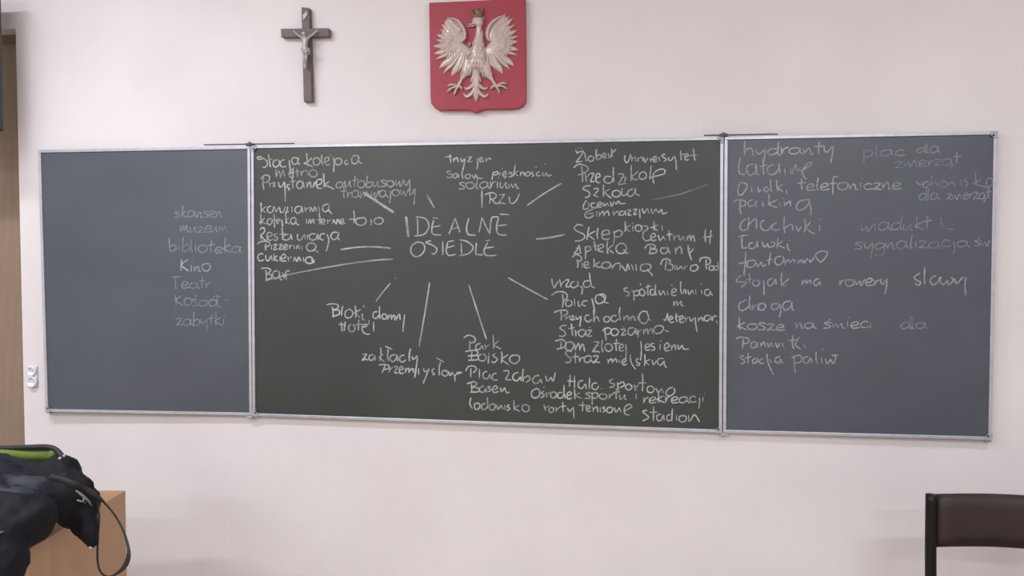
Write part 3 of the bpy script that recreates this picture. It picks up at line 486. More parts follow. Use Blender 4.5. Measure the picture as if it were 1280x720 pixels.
for t, x0, y0, x1, y1, xh, w, s_ in WC:
    if t in done and not (t == 'Straż' and y0 > 440): continue
    write(pC, fC, nC, M_ch1 if s_ == 1 else M_ch2, 'white' if s_ == 1 else 'fainter', t, x0, y0, x1, y1, xh, w, slant=.03)
WR = [('hydranty',929,195,1043,191,8.6,1.9,2),('Latarnie',923,218,1015.4,216,10,1.8,2),('budki',922,241,984,240.5,9,1.7,2),('telefoniczne',998,238,1126.8,236,8.4,1.7,2),('parking',918,259.3,1014,259,9,1.7,2),
('chodniki',924.5,288.3,1026,289.5,9,1.8,2),('Ławki',923,310.4,988,310,8,1.7,2),('fontanna',920.6,333,1034.5,327.5,9.4,1.8,2),('stojak',920.6,357,987,357,8.6,1.8,2),('na',1002,356.3,1025,356.3,7.6,1.8,2),('rowery',1048,357.8,1110,356.8,7.8,1.8,2),('sławy',1141.7,356,1208,355,10,1.8,2),
('droga',923,387.7,991.4,387.5,9,1.7,2),('kosze',921,411.6,981,412.5,7.8,1.7,2),('na',994,410.4,1019.5,410.4,6.5,1.5,2),('śmieci',1029,409.7,1091,409.7,7,1.6,2),('dla',1125,410.4,1159,410.4,7.6,2,3),('Pomniki',921,436,1009,436,8,1.7,2),('stacja',924.6,455,977,454.5,7.4,1.6,2),('paliw',989,456,1047.6,455,7.8,1.7,2),
('plac',1078,196,1131,193.7,8,2,3),('dla',1145,190.8,1175,190.5,7,1.9,3),('zwierząt',1118,210,1200,205,7.8,1.9,3),('schronisko',1145,234,1240,233,8.6,1.8,3),('dla',1148,250,1174,248,7.8,1.8,3),('zwierząt',1183,249.5,1238,248.8,7.6,1.8,3),
('wiadukt',1075,289,1164,286,8.8,1.8,3),('sygnalizacja',1068,311.5,1211.7,308.5,8.6,1.8,3),('św',1217.5,307.5,1238,307.5,7.6,1.8,3)]
TRR = [
('Latarnie',900,160,6.544,2,'166,240 152,320 162,370 204,380|270,296 234,304 216,340 240,384 280,372 298,330 290,298 300,370 324,384|356,246 352,310 358,386|330,318 384,300|440,300 400,312 386,352 410,382 454,370 480,330 480,290 490,370|528,330 534,384|576,330 580,382|588,380 604,330 620,300 630,360|670,256 676,260|640,330 660,350 700,330 740,308 750,288 724,286 692,320 672,360 690,404 712,418'),
('budki',900,160,6.544,2,'160,450 190,448 222,466 212,500 180,545 148,552|158,456 146,500 150,546|256,484 262,524|310,480 316,524 334,500|390,484 364,490 360,516 384,520 400,496|412,420 414,480 420,524|462,424 466,480 474,516|512,462 470,486|470,486 516,524|540,500 546,540'),
('parking',900,160,6.544,2,'170,590 162,650 172,708|112,608 130,590 190,592 210,606 200,634 160,640|268,590 240,598 228,624 248,642 280,626 298,600 290,630 304,650|346,600 350,642 356,620|400,540 402,590 396,634|472,586 400,620|400,620 430,640 470,650|488,606 492,646|508,570 516,576|524,600 528,644|528,630 560,604 572,600 578,640|700,590 650,600 624,640 640,672 690,660 730,610 724,588 700,588|726,600 744,660 738,712'),
('chodniki',900,260,6.544,2,'216,90 186,106 164,150 176,182 214,180|236,70 232,130 224,180|232,140 280,92 296,96 298,168|362,100 334,120 334,160 360,184|360,184 400,176 430,140|462,120 430,140 426,170 460,182 490,170|526,70 522,140 530,206|530,170 560,140 590,140 596,186|620,146 640,186 664,150|694,90 698,150 688,200|744,110 700,160|700,160 740,196 776,212|812,140 816,190|812,92 820,96'),
('Ławki',900,260,6.544,2,'180,240 178,290 186,326 224,324|152,232 228,220|270,286 240,292 238,326 270,332 300,300 304,270 312,324|344,276 362,320 390,290|390,290 400,320 440,310 446,284 420,280|474,240 470,290 466,330|516,268 470,300|470,300 530,330|550,290 556,330 574,352|564,264 572,268'),
('fontanna',900,260,6.544,2,'210,356 206,450 194,556|150,456 230,440|268,424 230,436 220,470 240,488 280,470 290,440 268,424|300,450 310,480 336,440|336,440 352,478 376,460|414,360 406,420 398,466|380,430 430,420|500,394 460,404 448,440 470,466 506,450 522,416 510,396|526,420 530,466|530,450 560,424 574,454|574,446 600,420 616,450|632,424 640,464|640,450 660,424 672,448|680,420 690,450 716,410|730,420 740,442 770,404|870,356 830,352 790,372 784,400 820,440 850,420 878,374 860,352'),
('stojak',900,260,6.544,2,'170,550 134,590 150,606 204,604 210,620 172,648|240,536 242,620|210,590 270,576|290,588 268,606 278,634 308,636 324,606 300,588|356,590 360,650 358,712|430,576 396,590 388,620 410,636 440,610 454,580 460,630|504,532 500,590 508,636|566,574 500,636|500,636 550,634'),
('na',900,260,6.544,2,'672,590 670,630|670,620 700,590 706,624|706,616 736,590 742,620|810,576 776,590 766,620 790,634 814,606 822,630'),
('droga',900,360,4.267,2,'140,64 106,80 102,110 124,120 156,96|160,40 156,80 164,116|172,90 176,118|176,104 194,88|230,80 206,90 206,114 230,116 244,96 228,80|310,84 280,86 276,110 300,114 316,90|318,84 324,120 316,156|378,70 346,76 334,100 352,118 380,96 382,76 386,116 396,118'),
('Pomniki',900,360,4.267,2,'124,270 120,324|84,272 110,262 150,270 150,290 122,298|190,286 168,292 166,316 188,316 196,292 202,318|214,290 218,316|218,306 234,288 242,314|252,290 260,314 274,290|274,290 284,316|296,290 306,316 320,292|332,290 338,316|352,244 354,248|388,252 386,300 394,326|364,280 420,274|424,262 402,300 430,326|446,300 458,324'),
('stacja',900,360,4.267,2,'128,362 106,366 120,380 132,396 110,406|150,346 150,404|132,374 170,366|192,374 174,384 178,402 196,392 200,376 204,400|230,376 212,384 216,402 236,398|250,350 256,400 286,464|262,380 276,398|320,366 298,372 294,392 314,400 322,380 332,402'),
('paliw',900,360,4.267,2,'396,370 396,410 402,450|380,372 420,358 438,374 426,396 398,400|470,364 448,374 448,398 468,398 482,374 490,400|512,340 512,380 520,404|540,372 546,404|544,326 550,330|560,376 572,404 590,378|590,378 604,404 616,366 596,360 630,358'),
('sławy',1060,250,6,2,'540,548 496,576 512,600 544,616 530,640 504,626|576,504 572,570 574,632|660,570 632,576 616,610 636,636 672,616 690,576|700,576 690,610 716,640|716,640 744,600|744,600 756,636 790,600 770,580|800,590 816,626 850,590 866,576|884,576 876,640 882,716'),
('schronisko',1060,170,6.737,3,'570,380 600,406 636,404|680,380 640,394 632,424 656,432 690,400|710,326 700,380 704,430|704,410 740,386 752,424|800,380 774,400 790,436 826,424 828,392 800,380|846,390 850,424|850,410 880,386 900,420|950,370 960,420|1010,350 980,376 1010,400 986,424|1070,292 1074,350 1080,410|1120,370 1040,404|1060,400 1130,424 1176,430 1210,410 1214,370 1190,354 1164,380 1166,424'),
]
for text, ox, oy, sc_, lv, st_ in TRR:
    r = Rib(fR, nR)
    for q_ in st_.split('|'):
        r.stroke([(ox+float(p_.split(',')[0])/sc_, oy+float(p_.split(',')[1])/sc_) for p_ in q_.split()], 1.75)
    o = obj('chalk_word', r.bm, M_ch2 if lv == 2 else M_ch3, pR); o['label'] = ('soft grey' if lv == 2 else 'faint')+' chalk handwriting reading '+text
doneR = {t[0] for t in TRR}
cnt = {}
for t, x0, y0, x1, y1, xh, w, s_ in WR:
    if t in doneR and not (t == 'na' and y0 > 380): continue
    write(pR, fR, nR, M_ch2 if s_ == 2 else M_ch3, 'soft grey' if s_ == 2 else 'faint', t, x0, y0, x1, y1, xh, w, slant=.04)
WL = [('skansen',218,271.7,279,271,7.6,1.9,3),('muzeum',225,290,286,290,7.6,1.8,3),('biblioteka',211,313.8,303,317,8.4,1.9,3),('Kino',225,338.5,264,338.8,8.4,1.8,2),('Teatr',215,360,264,360,7.6,1.8,3),('Kościół',219,381,276,384,7.8,1.8,3),('-',280,380,287,380,8,1.8,3),('zabytki',220,407,281.5,406,8,1.8,3)]
for t, x0, y0, x1, y1, xh, w, s_ in WL:
    write(pL, fL, nL, M_ch2 if s_ == 2 else M_ch3, 'soft grey' if s_ == 2 else 'faint', t, x0, y0, x1, y1, xh, w, slant=.02)
line(pR, fR, nR, M_ch3, [(1176,271),(1177.5,281.5),(1184,286.3),(1192,286)], 1.6, 'faint chalk hook')
# title, traced stroke by stroke (crop scale 4.8 from 490,180)
TT = [[[(85,435),(92,495),(98,558)]], [[(152,440),(155,500),(155,543)],[(143,436),(200,448),(222,492),(195,540),(135,552)]],
 [[(250,458),(240,500),(246,540),(297,546)],[(240,500),(290,490)],[(243,443),(276,445)]], [[(340,545),(360,495),(378,445)],[(378,445),(394,490),(408,530)],[(352,512),(397,500)]],
 [[(462,445),(448,500),(458,542),(502,546)]], [[(522,530),(532,485),(540,440)],[(540,440),(562,490),(587,540)],[(587,540),(592,480),(598,445),(612,437),(642,440)]],
 [[(640,445),(628,490),(637,540),(690,546)],[(635,490),(690,485)],[(646,420),(704,425)]]]
T2 = [[[(150,588),(118,612),(115,650),(140,676),(175,665),(197,630),(185,595),(145,588)]], [[(235,580),(203,590),(245,608),(270,632),(255,660),(238,655)]], [[(305,585),(305,667)]],
 [[(335,590),(325,640),(342,668),(382,662)],[(325,625),(375,610)],[(333,586),(372,580)]], [[(415,595),(418,665)],[(404,575),(450,585),(487,620),(462,655),(404,671)]],
 [[(507,590),(503,655),(515,663),(547,665)]], [[(575,590),(553,640),(567,668),(627,668)],[(560,625),(612,618)],[(562,581),(588,576)]]]
for word, rows in (('IDEALNE', TT), ('OSIEDLE', T2)):
    r = Rib(fC, nC)
    for i, lt in enumerate(rows):
        for st in lt: r.stroke([(490+x/4.8, 180+y/4.8) for x, y in st], 2.9 if (i == 0 and word[0] == 'I') else 1.7)
    o = obj('chalk_word', r.bm, M_ch1, pC); o['label'] = 'large white chalk capitals reading '+word
for pts, w, m in [([(455.3,241),(473,253),(492,265.5)],3.2,M_ch1),([(331.7,351),(362,343),(418,332.5),(465,325.7),(491.4,324)],1.9,M_ch2),([(425.5,312),(447,309),(469,308.6),(488.7,310.4)],2,M_ch1),
 ([(488,354),(478,366),(470,377)],1.5,M_ch1),([(494,348),(495,348)],1.6,M_ch1),([(537,353),(533,380),(524,433)],1.8,M_ch1),([(586,356),(597,390),(608,424)],1.8,M_ch1),([(635,347),(660,361),(684.7,374.5)],1.8,M_ch1),
 ([(533.8,243.5),(543,260)],2.2,M_ch1),([(658.8,257),(680,242),(702,229)],1.7,M_ch1),([(670,298.8),(687,297),(706,293.2)],2,M_ch1),([(602.5,237),(602.5,260)],1.8,M_ch1),
 ([(815,249.7),(835,246),(853.7,241.7),(884,231)],1.8,M_ch3),([(773,231.2),(782.5,229)],1.8,M_ch1),([(570,468),(578,465.5)],1.6,M_ch1),([(367,209),(366,221)],1.6,M_ch1)]:
    line(pC, fC, nC, m, pts, w, 'faint chalk line' if m is M_ch3 else 'white chalk line')

# ------------------------------------------------------------------ crucifix
k = 463/90
def cr(X, Y, y): return PY(340+X/k, Y/k, y)
cz = -.004
cross = empty('crucifix', cr(215, 250, WY), 'dark wooden wall crucifix with a silver figure, hung left of the red shield', 'crucifix')
b = BM()
q = [cr(188, 45, cz), cr(238, 50, cz), cr(256, 652, cz), cr(203, 655, cz)]
hexa(b, q, [v+Vector((0, WY-cz, 0)) for v in q]); o = obj('upright_beam', b, M_cross, cross); bevel(o, .002)
b = BM(); q = [cr(56, 184, cz-.002), cr(364, 180, cz-.002), cr(364, 234, cz-.002), cr(58, 239, cz-.002)]
hexa(b, q, [v+Vector((0, WY-cz, 0)) for v in q]); o = obj('cross_beam', b, M_cross, cross); bevel(o, .002)
b = BM(); q = [cr(210, 72, .003), cr(222, 70, .003), cr(216, 112, .003), cr(204, 130, .003)]
q = [cr(196, 98, -.008), cr(222, 70, -.008), cr(228, 92, -.008), cr(202, 132, -.008)]
hexa(b, q, [v+Vector((0, .005, 0)) for v in q]); obj('scroll_plate', b, M_hull, cross, label='small silver scroll plate')
me = bpy.data.meshes.new('figure')
fy = -.019
J = {'pel': (210, 320, 0, 14), 'waist': (213, 290, 0, 13), 'chest': (215, 257, -.002, 15), 'neck': (209, 234, -.007, 7), 'head': (202, 219, -.014, 13), 'top': (201, 203, -.013, 10),
 'shl': (196, 243, -.001, 8), 'ell': (168, 226, .002, 6), 'hal': (143, 203, .003, 5), 'shr': (236, 241, -.001, 8), 'elr': (262, 222, .002, 6), 'har': (287, 198, .003, 5),
 'hpl': (203, 335, 0, 11), 'knl': (206, 375, -.008, 9), 'anl': (209, 415, 0, 6), 'fol': (211, 440, -.004, 5), 'hpr': (222, 335, 0, 11), 'knr': (219, 375, -.008, 9), 'anr': (214, 412, -.001, 6), 'for': (213, 436, -.008, 5)}
names = list(J); org = cr(210, 320, fy)
vs = [cr(v[0], v[1], fy+v[2])-org for v in J.values()]
E_ = [('pel','waist'),('waist','chest'),('chest','neck'),('neck','head'),('head','top'),('chest','shl'),('shl','ell'),('ell','hal'),('chest','shr'),('shr','elr'),('elr','har'),('pel','hpl'),('hpl','knl'),('knl','anl'),('anl','fol'),('pel','hpr'),('hpr','knr'),('knr','anr'),('anr','for')]
me.from_pydata(vs, [(names.index(a), names.index(c)) for a, c in E_], []); me.materials.append(M_silver)
fig = bpy.data.objects.new('figure', me); COL.objects.link(fig); fig.parent = cross; fig.location = org-ORIG[cross.name]; fig['label'] = 'silver crucified figure with outstretched arms'
sk = fig.modifiers.new('skin', 'SKIN')
for i, v in enumerate(J.values()):
    sv = me.skin_vertices[0].data[i]; r = v[3]/k/345*1.3; sv.radius = (r, r*.75); sv.use_root = (i == 0)
sk.use_smooth_shade = True; fig.modifiers.new('sub', 'SUBSURF').levels = 2; fig.modifiers['sub'].render_levels = 2
b = BM(); r_ = .0042
tube(b, catmull([cr(192, 316, fy-.004), cr(205, 322, fy-.008), cr(222, 320, fy-.008), cr(238, 312, fy-.003)], 4), [.005]*13, 8, .9)
tube(b, catmull([cr(196, 328, fy-.004), cr(208, 336, fy-.008), cr(224, 332, fy-.008), cr(236, 324, fy-.003)], 4), [.0048]*13, 8, .9)
tube(b, [cr(236, 316, fy-.003), cr(240, 335, fy-.002), cr(236, 352, fy-.001)], [.003, .0035, .002], 8)
obj('loincloth', b, M_silver, cross, True)
for X, Y in ((141, 203), (289, 197), (212, 438)):
    b = BM(); lathe(b, cr(X, Y, fy-.004), (0, -1, 0), [(.0012, -.01), (.0012, 0), (.0028, .001), (.0015, .0025)], 10); obj('nail', b, M_silver, cross)

# ------------------------------------------------------------------ red shield with the white eagle
kq = 720/145
SY = -.004                                             # face of the shield
def sh(X, Y, y=SY): return PY(525+X/kq, Y/kq, y)
shield = empty('emblem_shield', sh(355, 350, WY), 'red wall shield with a white crowned eagle in relief, above the centre of the chalkboard', 'emblem')
out = [(55, 16), (350, 3), (652, -14), (656, 300), (658, 600), (656, 630), (640, 655), (612, 672), (560, 677), (410, 678), (385, 683), (350, 700), (318, 687), (300, 684), (180, 684), (118, 684), (88, 668), (68, 640), (64, 600), (60, 300)]
b = BM(); F_ = [b.verts.new(sh(x, y)) for x, y in out]; B_ = [b.verts.new(v.co+Vector((0, WY-SY, 0))) for v in F_]
b.faces.new(F_); b.faces.new(B_[::-1]); n_ = len(F_)
for i in range(n_): b.faces.new([F_[i], B_[i], B_[(i+1) % n_], F_[(i+1) % n_]])
bmesh.ops.recalc_face_normals(b, faces=b.faces); o = obj('shield_plate', b, M_red, shield, label='red painted shield plate'); bevel(o, .003, 3)
def blade(bm, pts, ws, h, base=SY, n=8, sub=4):
    """domed strip: pts crop px centre line, ws half widths crop px, h height in m"""
    P = catmull([Vector((x, y, 0)) for x, y in pts], sub); m = len(P)
    W_ = catmull([Vector((w, hh, 0)) for w, hh in zip(ws, h if isinstance(h, (list, tuple)) else [h]*len(ws))], sub)
    prev = None
    for i, p in enumerate(P):
        t = (P[min(i+1, m-1)]-P[max(i-1, 0)]).normalized(); q = Vector((-t.y, t.x, 0)); w = max(W_[i].x, .3); hh = W_[i].y
        row = []
        for j in range(n+1):
            a = math.pi*j/n; u = math.cos(a); z = math.sin(a)**.8
            row.append(bm.verts.new(sh(p.x+q.x*w*u, p.y+q.y*w*u, base+.002-(hh+.002)*z)))
        if prev:
            for j in range(n): bm.faces.new([prev[j], prev[j+1], row[j+1], row[j]])
        prev = row
    bmesh.ops.recalc_face_normals(bm, faces=bm.faces)
def dome(bm, outline, c, h, rings=6, base=SY, tilt=0):
    O = catmull([Vector((x, y, 0)) for x, y in outline], 4, True); C_ = Vector((c[0], c[1], 0)); prev = None
    for r in range(rings+1):
        s_ = 1-r/rings*.96; z = math.sqrt(max(0, 1-s_**3))
        row = [bm.verts.new(sh(*(C_+(p-C_)*s_).xy, base+.002-(h+.002)*z)) for p in O]
        if prev:
            for j in range(len(O)): bm.faces.new([prev[j], prev[(j+1) % len(O)], row[(j+1) % len(O)], row[j]])
        prev = row
    bm.faces.new(prev)
    bmesh.ops.recalc_face_normals(bm, faces=bm.faces)
def mirror(pts): return pts
# wings: tips and roots of the quills (crop px)
LT = [((165,106),(250,190)),((148,132),(240,205)),((132,150),(235,220)),((124,183),(230,235)),((100,214),(225,250)),((94,247),(225,262)),((80,288),(225,275)),((86,335),(228,290)),((92,372),(232,300)),((118,425),(245,310)),((142,461),(255,320)),((196,477),(265,330)),((238,450),(275,335)),((262,440),(290,340))]
RTP = [((535,87),(455,180)),((556,98),(462,195)),((577,112),(466,205)),((592,150),(470,220)),((606,188),(475,235)),((612,225),(478,250)),((611,258),(478,262)),((614,310),(478,275)),((608,345),(475,290)),((586,410),(468,305)),((562,436),(458,315)),((514,460),(445,330)),((466,432),(430,335)),((440,420),(415,340))]
WID = [18, 12, 17, 12, 17, 12, 18, 18, 12, 22, 13, 22, 13, 10]
for nm, T_, arc, cc, cov in (('wing', LT, [(168,108),(215,118),(255,150),(280,200),(284,240),(270,268),(300,288),(330,330),(310,385),(262,400),(200,395),(150,350),(120,300),(125,240),(140,180)], (215,270), 1),
                     ('wing', RTP, [(532,90),(480,108),(435,150),(412,205),(410,240),(430,262),(405,290),(372,330),(390,380),(440,392),(505,380),(550,340),(578,290),(575,230),(560,170)], (485,265), -1)):
    b = BM()
    dome(b, arc, cc, .011)
    for i, ((tx, ty), (rx, ry)) in enumerate(T_):
        w = WID[i]; lift = .006 if i % 2 == 0 else .004
        blade(b, [(rx, ry), ((tx+rx)/2+(6*cov if i > 8 else 0), (ty+ry)/2+4), ((tx*3+rx)/4, (ty*3+ry)/4+2), (tx, ty)], [w*.8, w*1.05, w*.85, .5], [.0125, .010, lift+.002, .002])
    # coverts: rows of short scale feathers
    for a_ in range(12):
        for rr, hh in ((95, .0125), (62, .0145)):
            an = math.radians(-65+a_*14.5)
            sx = -cov
            cx_, cy_ = cc[0], cc[1]
            x1, y1 = cx_+sx*rr*math.cos(an)*.98, cy_+rr*math.sin(an)*1.1
            x0_, y0_ = cx_+sx*(rr-38)*math.cos(an), cy_+(rr-38)*math.sin(an)
            blade(b, [(x0_, y0_), ((x0_+x1)/2, (y0_+y1)/2), (x1, y1)], [6, 11, 3], [hh*.9, hh, hh*.75], n=6, sub=3)
    # raised shoulder ridge
    if cov == 1: blade(b, [(168,110),(225,122),(262,162),(278,205),(272,245),(235,265)], [3,10,12,12,10,4], [.008,.013,.015,.016,.015,.01])
    else: blade(b, [(532,92),(470,120),(432,160),(418,205),(425,245),(462,262)], [3,10,12,12,10,4], [.008,.013,.015,.016,.015,.01])
    obj(nm, b, M_cream, shield, True, label='cream relief wing with spread feathers')
b = BM()
dome(b, [(345,180),(352,225),(325,262),(312,300),(298,330),(300,370),(285,400),(262,440),(258,475),(268,480),(300,470),(330,452),(346,445),(365,452),(395,470),(425,488),(443,482),(444,450),(425,400),(412,370),(420,320),(405,290),(395,240),(388,180)], (352,340), .019, rings=8)
blade(b, [(366,130),(366,180),(362,230),(352,290),(348,350),(346,410)], [24,19,22,38,48,30], [.014,.016,.017,.020,.021,.014], n=10)
for r in range(6):                                   # breast feathers
    for c_ in range(-2+r % 2, 3):
        x = 350+c_*21-(r % 2)*10; y = 265+r*28
        blade(b, [(x, y), (x, y+12), (x, y+24)], [7, 9, 2], [.0195, .0215, .0185], n=6, sub=3)
obj('body', b, M_cream, shield, True, label='cream relief body and neck')
b = BM()
dome(b, [(330,108),(322,130),(330,152),(352,168),(378,172),(394,150),(392,115),(375,98),(348,96)], (360,132), .019)
blade(b, [(335,140),(318,150),(300,150),(312,142)], [9,6,3,1], [.014,.012,.009,.005]); blade(b, [(336,158),(315,163),(296,164),(282,162)], [8,5,4,1], [.014,.012,.009,.006])
blade(b, [(388,105),(396,110),(403,100)], [5,5,1], [.012,.01,.006]); blade(b, [(388,118),(398,124),(404,122)], [4,4,1], [.012,.01,.006])
lathe(b, sh(343, 130, SY-.0185), (0, -1, 0), [(.0018, 0), (.0012, .001)], 8)
obj('head', b, M_cream, shield, True, label='cream eagle head with open beak turned left')
b = BM()
blade(b, [(330,94),(355,98),(384,92)], [7,8,7], [.017,.02,.017])
for x0_, y0_, x1, y1, w in ((333,92,308,50,6),(345,90,336,62,6),(357,90,357,46,8),(369,90,376,60,6),(379,90,392,46,6)):
    blade(b, [(x0_, y0_), ((x0_+x1)/2, (y0_+y1)/2), (x1, y1)], [w, w, 2], [.017,.015,.009])
dome(b, [(336,96),(338,70),(357,58),(378,70),(380,96),(357,100)], (357,82), .012)
obj('crown', b, M_crown, shield, True, label='dull gold crown')
b = BM()
blade(b, [(346,415),(346,470),(347,530),(348,590),(349,632)], [18,28,26,22,2], [.012,.014,.014,.011,.005])
for s_ in (-1, 1):
    for pts_, ws_ in (([(347,500),(347+s_*28,536),(347+s_*56,552),(347+s_*74,540)], [12,12,10,3]), ([(347,540),(347+s_*26,580),(347+s_*56,600),(347+s_*78,580)], [13,13,11,3]), ([(347,455),(347+s_*20,480),(347+s_*30,505),(347+s_*36,512)], [10,10,7,2]), ([(347,480),(347+s_*16,515),(347+s_*20,535),(347+s_*30,545)], [10,10,7,2])):
        blade(b, pts_, ws_, [.012,.012,.010,.004])
    blade(b, [(347,420),(347+s_*14,470),(347+s_*10,530),(347+s_*4,600)], [6,8,8,2], [.013,.015,.015,.008])
obj('tail', b, M_cream, shield, True, label='cream relief tail with curled feathers')
for (hx, hy, kx_, ky, toes) in ((285,440,238,530,[(170,535),(168,572),(212,592),(262,560)]), (418,450,470,530,[(540,520),(543,552),(495,585),(440,556)])):
    b = BM()
    blade(b, [(hx+ (12 if hx < 350 else -12), hy-70), (hx, hy), ((hx*2+kx_)/3, (hy*2+ky)/3), ((hx+kx_*2)/3, (hy+ky*2)/3)], [26, 30, 20, 9], [.014,.016,.013,.010])
    for q_ in range(5):
        x = hx+(q_-2)*13; blade(b, [(x, hy), (x-2, hy+24), (x+(kx_-hx)*.1, hy+44-abs(q_-2)*5)], [8, 7, 1], [.016,.013,.006])
    blade(b, [((hx*2+kx_)/3, (hy*2+ky)/3), ((hx+kx_)/2, (hy+ky)/2), (kx_, ky), ((kx_*3+toes[1][0])/4, ky+8)], [11,9,11,8], [.011,.010,.011,.009])
    for tx, ty in toes:
        mx, my = (kx_*.45+tx*.55), (ky*.45+ty*.55)-8
        blade(b, [(kx_, ky+6), (mx, my), ((mx+tx)/2, (my+ty)/2-1), (tx, ty)], [9,8,9,3], [.010,.012,.011,.004])
    obj('leg', b, M_cream, shield, True, label='cream relief leg with spread talons')

# ------------------------------------------------------------------ socket at the left of the board
so = PY(42.5, 470, WY)
sock = empty('wall_socket', so, 'small white round double wall fitting between the door and the chalkboard', 'socket')
b = BM(); box(b, (so.x-.019, WY-.010, so.z-.042), (so.x+.019, WY, so.z+.042)); o = obj('back_plate', b, M_white, sock); bevel(o, .006, 3)
for dz, rr in ((.021, .019), (-.021, .021)):
    b = BM(); lathe(b, (so.x, WY-.010, so.z+dz), (0, -1, 0), [(rr+.001, 0), (rr+.001, .006), (rr-.002, .009), (rr-.005, .007), (rr-.007, .001), (.001, .0005)], 28)
    cup = obj('socket_cup', b, M_white, sock, True)
    b = BM()
    for dx in (-.0055, .0055): tube(b, [(so.x+dx, WY-.010, so.z+dz), (so.x+dx, WY-.0112, so.z+dz)], .0025, 8)
    obj('socket_hole', b, M_hinge, cup)

# ------------------------------------------------------------------ dark box high at the left edge
e0 = PY(6.2, 165, -.12)
spk = empty('loudspeaker', (e0.x-.11, WY, e0.z+.27), 'black box-shaped loudspeaker hung high before the brown door, cut by the left edge', 'loudspeaker')
b = BM(); box(b, (e0.x-.22, -.26, e0.z), (e0.x, -.12, e0.z+.54)); o = obj('cabinet', b, M_dark, spk); bevel(o, .008, 2)
b = BM(); box(b, (e0.x-.205, -.266, e0.z+.02), (e0.x-.015, -.258, e0.z+.52)); obj('grille', b, M_screen, spk)
b = BM(); zt_ = lint+.06
box(b, (e0.x-.20, WY-.008, zt_-.05), (e0.x-.16, WY, zt_+.05)); box(b, (e0.x-.19, -.13, zt_-.012), (e0.x-.17, WY-.006, zt_+.012)); obj('wall_bracket', b, M_dark, spk)
# ------------------------------------------------------------------ desk
DH = .74
far, near = PZ(157, 613, DH), PZ(34, 688, DH)
ed = (far-near).normalized(); dl = math.hypot(*(far-near).xy); lf = Vector((-ed.y, ed.x, 0)); upv = Vector((0, 0, 1))
desk = empty('desk', Vector((near.x, near.y, 0)), 'beech-coloured school desk under the black bag, in the lower left corner', 'desk')
WD = min(1.2, 10)
WD = 0.62
def dbox(bm, a0, a1, l0, l1, z0, z1):
    g = lambda a, l, z: Vector((near.x, near.y, 0))+ed*a+lf*l+upv*z
    hexa(bm, [g(a0, l0, z0), g(a1, l0, z0), g(a1, l1, z0), g(a0, l1, z0)], [g(a0, l0, z1), g(a1, l0, z1), g(a1, l1, z1), g(a0, l1, z1)])
b = BM(); dbox(b, 0, dl, 0, WD, DH-.018, DH); o = obj('desktop', b, M_desk, desk); bevel(o, .001)
b = BM(); dbox(b, -.0006, dl, -.0006, .0004, DH-.0175, DH-.0005)
for l0 in (0.001, WD-.019):
    b2 = BM(); dbox(b2, .006, dl, l0, l0+.018, 0, DH-.018); obj('side_panel', b2, M_desk, desk)
b.free()
b = BM(); dbox(b, .004, .006, .001, .019, 0, DH-.018); obj('edge_band', b, M_edge, desk, label='pale edge band')
b = BM(); dbox(b, dl-.06, dl-.045, .019, WD-.019, .35, DH-.018); obj('back_panel', b, M_desk, desk)
# ------------------------------------------------------------------ bag on the desk
bag = empty('shoulder_bag', near+ed*.2+lf*.12, 'black sports bag with lime green lining and a looped strap, slumped over the desk corner', 'bag')
def blobs(bm, L_):
    for px, py, dep, rx, ry, rd, rot in L_:
        c = PD(px, py, dep); sx, sy = rx*dep/F, ry*dep/F
        m = Matrix(((RT.x, UP.x, -FW.x, c.x), (RT.y, UP.y, -FW.y, c.y), (RT.z, UP.z, -FW.z, c.z), (0, 0, 0, 1))) @ Matrix.Rotation(math.radians(rot), 4, 'Z') @ Matrix.Diagonal((sx, sy, rd, 1))
        bmesh.ops.create_icosphere(bm, subdivisions=3, radius=1, matrix=m)
b = BM()
blobs(b, [(-20,615,2.05,70,40,.12,0),(35,608,2.10,55,30,.12,-6),(10,650,1.93,56,40,.11,0),(55,620,2.06,46,30,.11,-20),(75,600,2.12,23,33,.07,20),(96,630,2.11,30,30,.05,-30),(80,618,2.08,35,28,.07,0),(104,640,2.09,19,32,.03,0),(109,660,2.07,11,29,.02,12),(22,571,2.18,56,12,.05,0),(88,640,2.12,22,22,.04,-30),
          (-5,700,1.85,36,50,.07,0),(-45,660,1.93,50,90,.10,0),(25,665,1.90,14,22,.05,-20)])
body = obj('body', b, M_nylon, bag, True)
m = body.modifiers.new('remesh', 'REMESH'); m.mode = 'VOXEL'; m.voxel_size = .007; m.use_smooth_shade = True
m = body.modifiers.new('smooth', 'SMOOTH'); m.iterations = 6; m.factor = .6
tx = bpy.data.textures.new('folds', 'CLOUDS'); tx.noise_scale = .06; tx.noise_depth = 3
m = body.modifiers.new('folds', 'DISPLACE'); m.texture = tx; m.strength = .03; m.mid_level = .5
bpy.context.view_layer.update()
dg = bpy.context.evaluated_depsgraph_get(); ev = body.evaluated_get(dg); em = ev.to_mesh()
mw = body.matrix_world
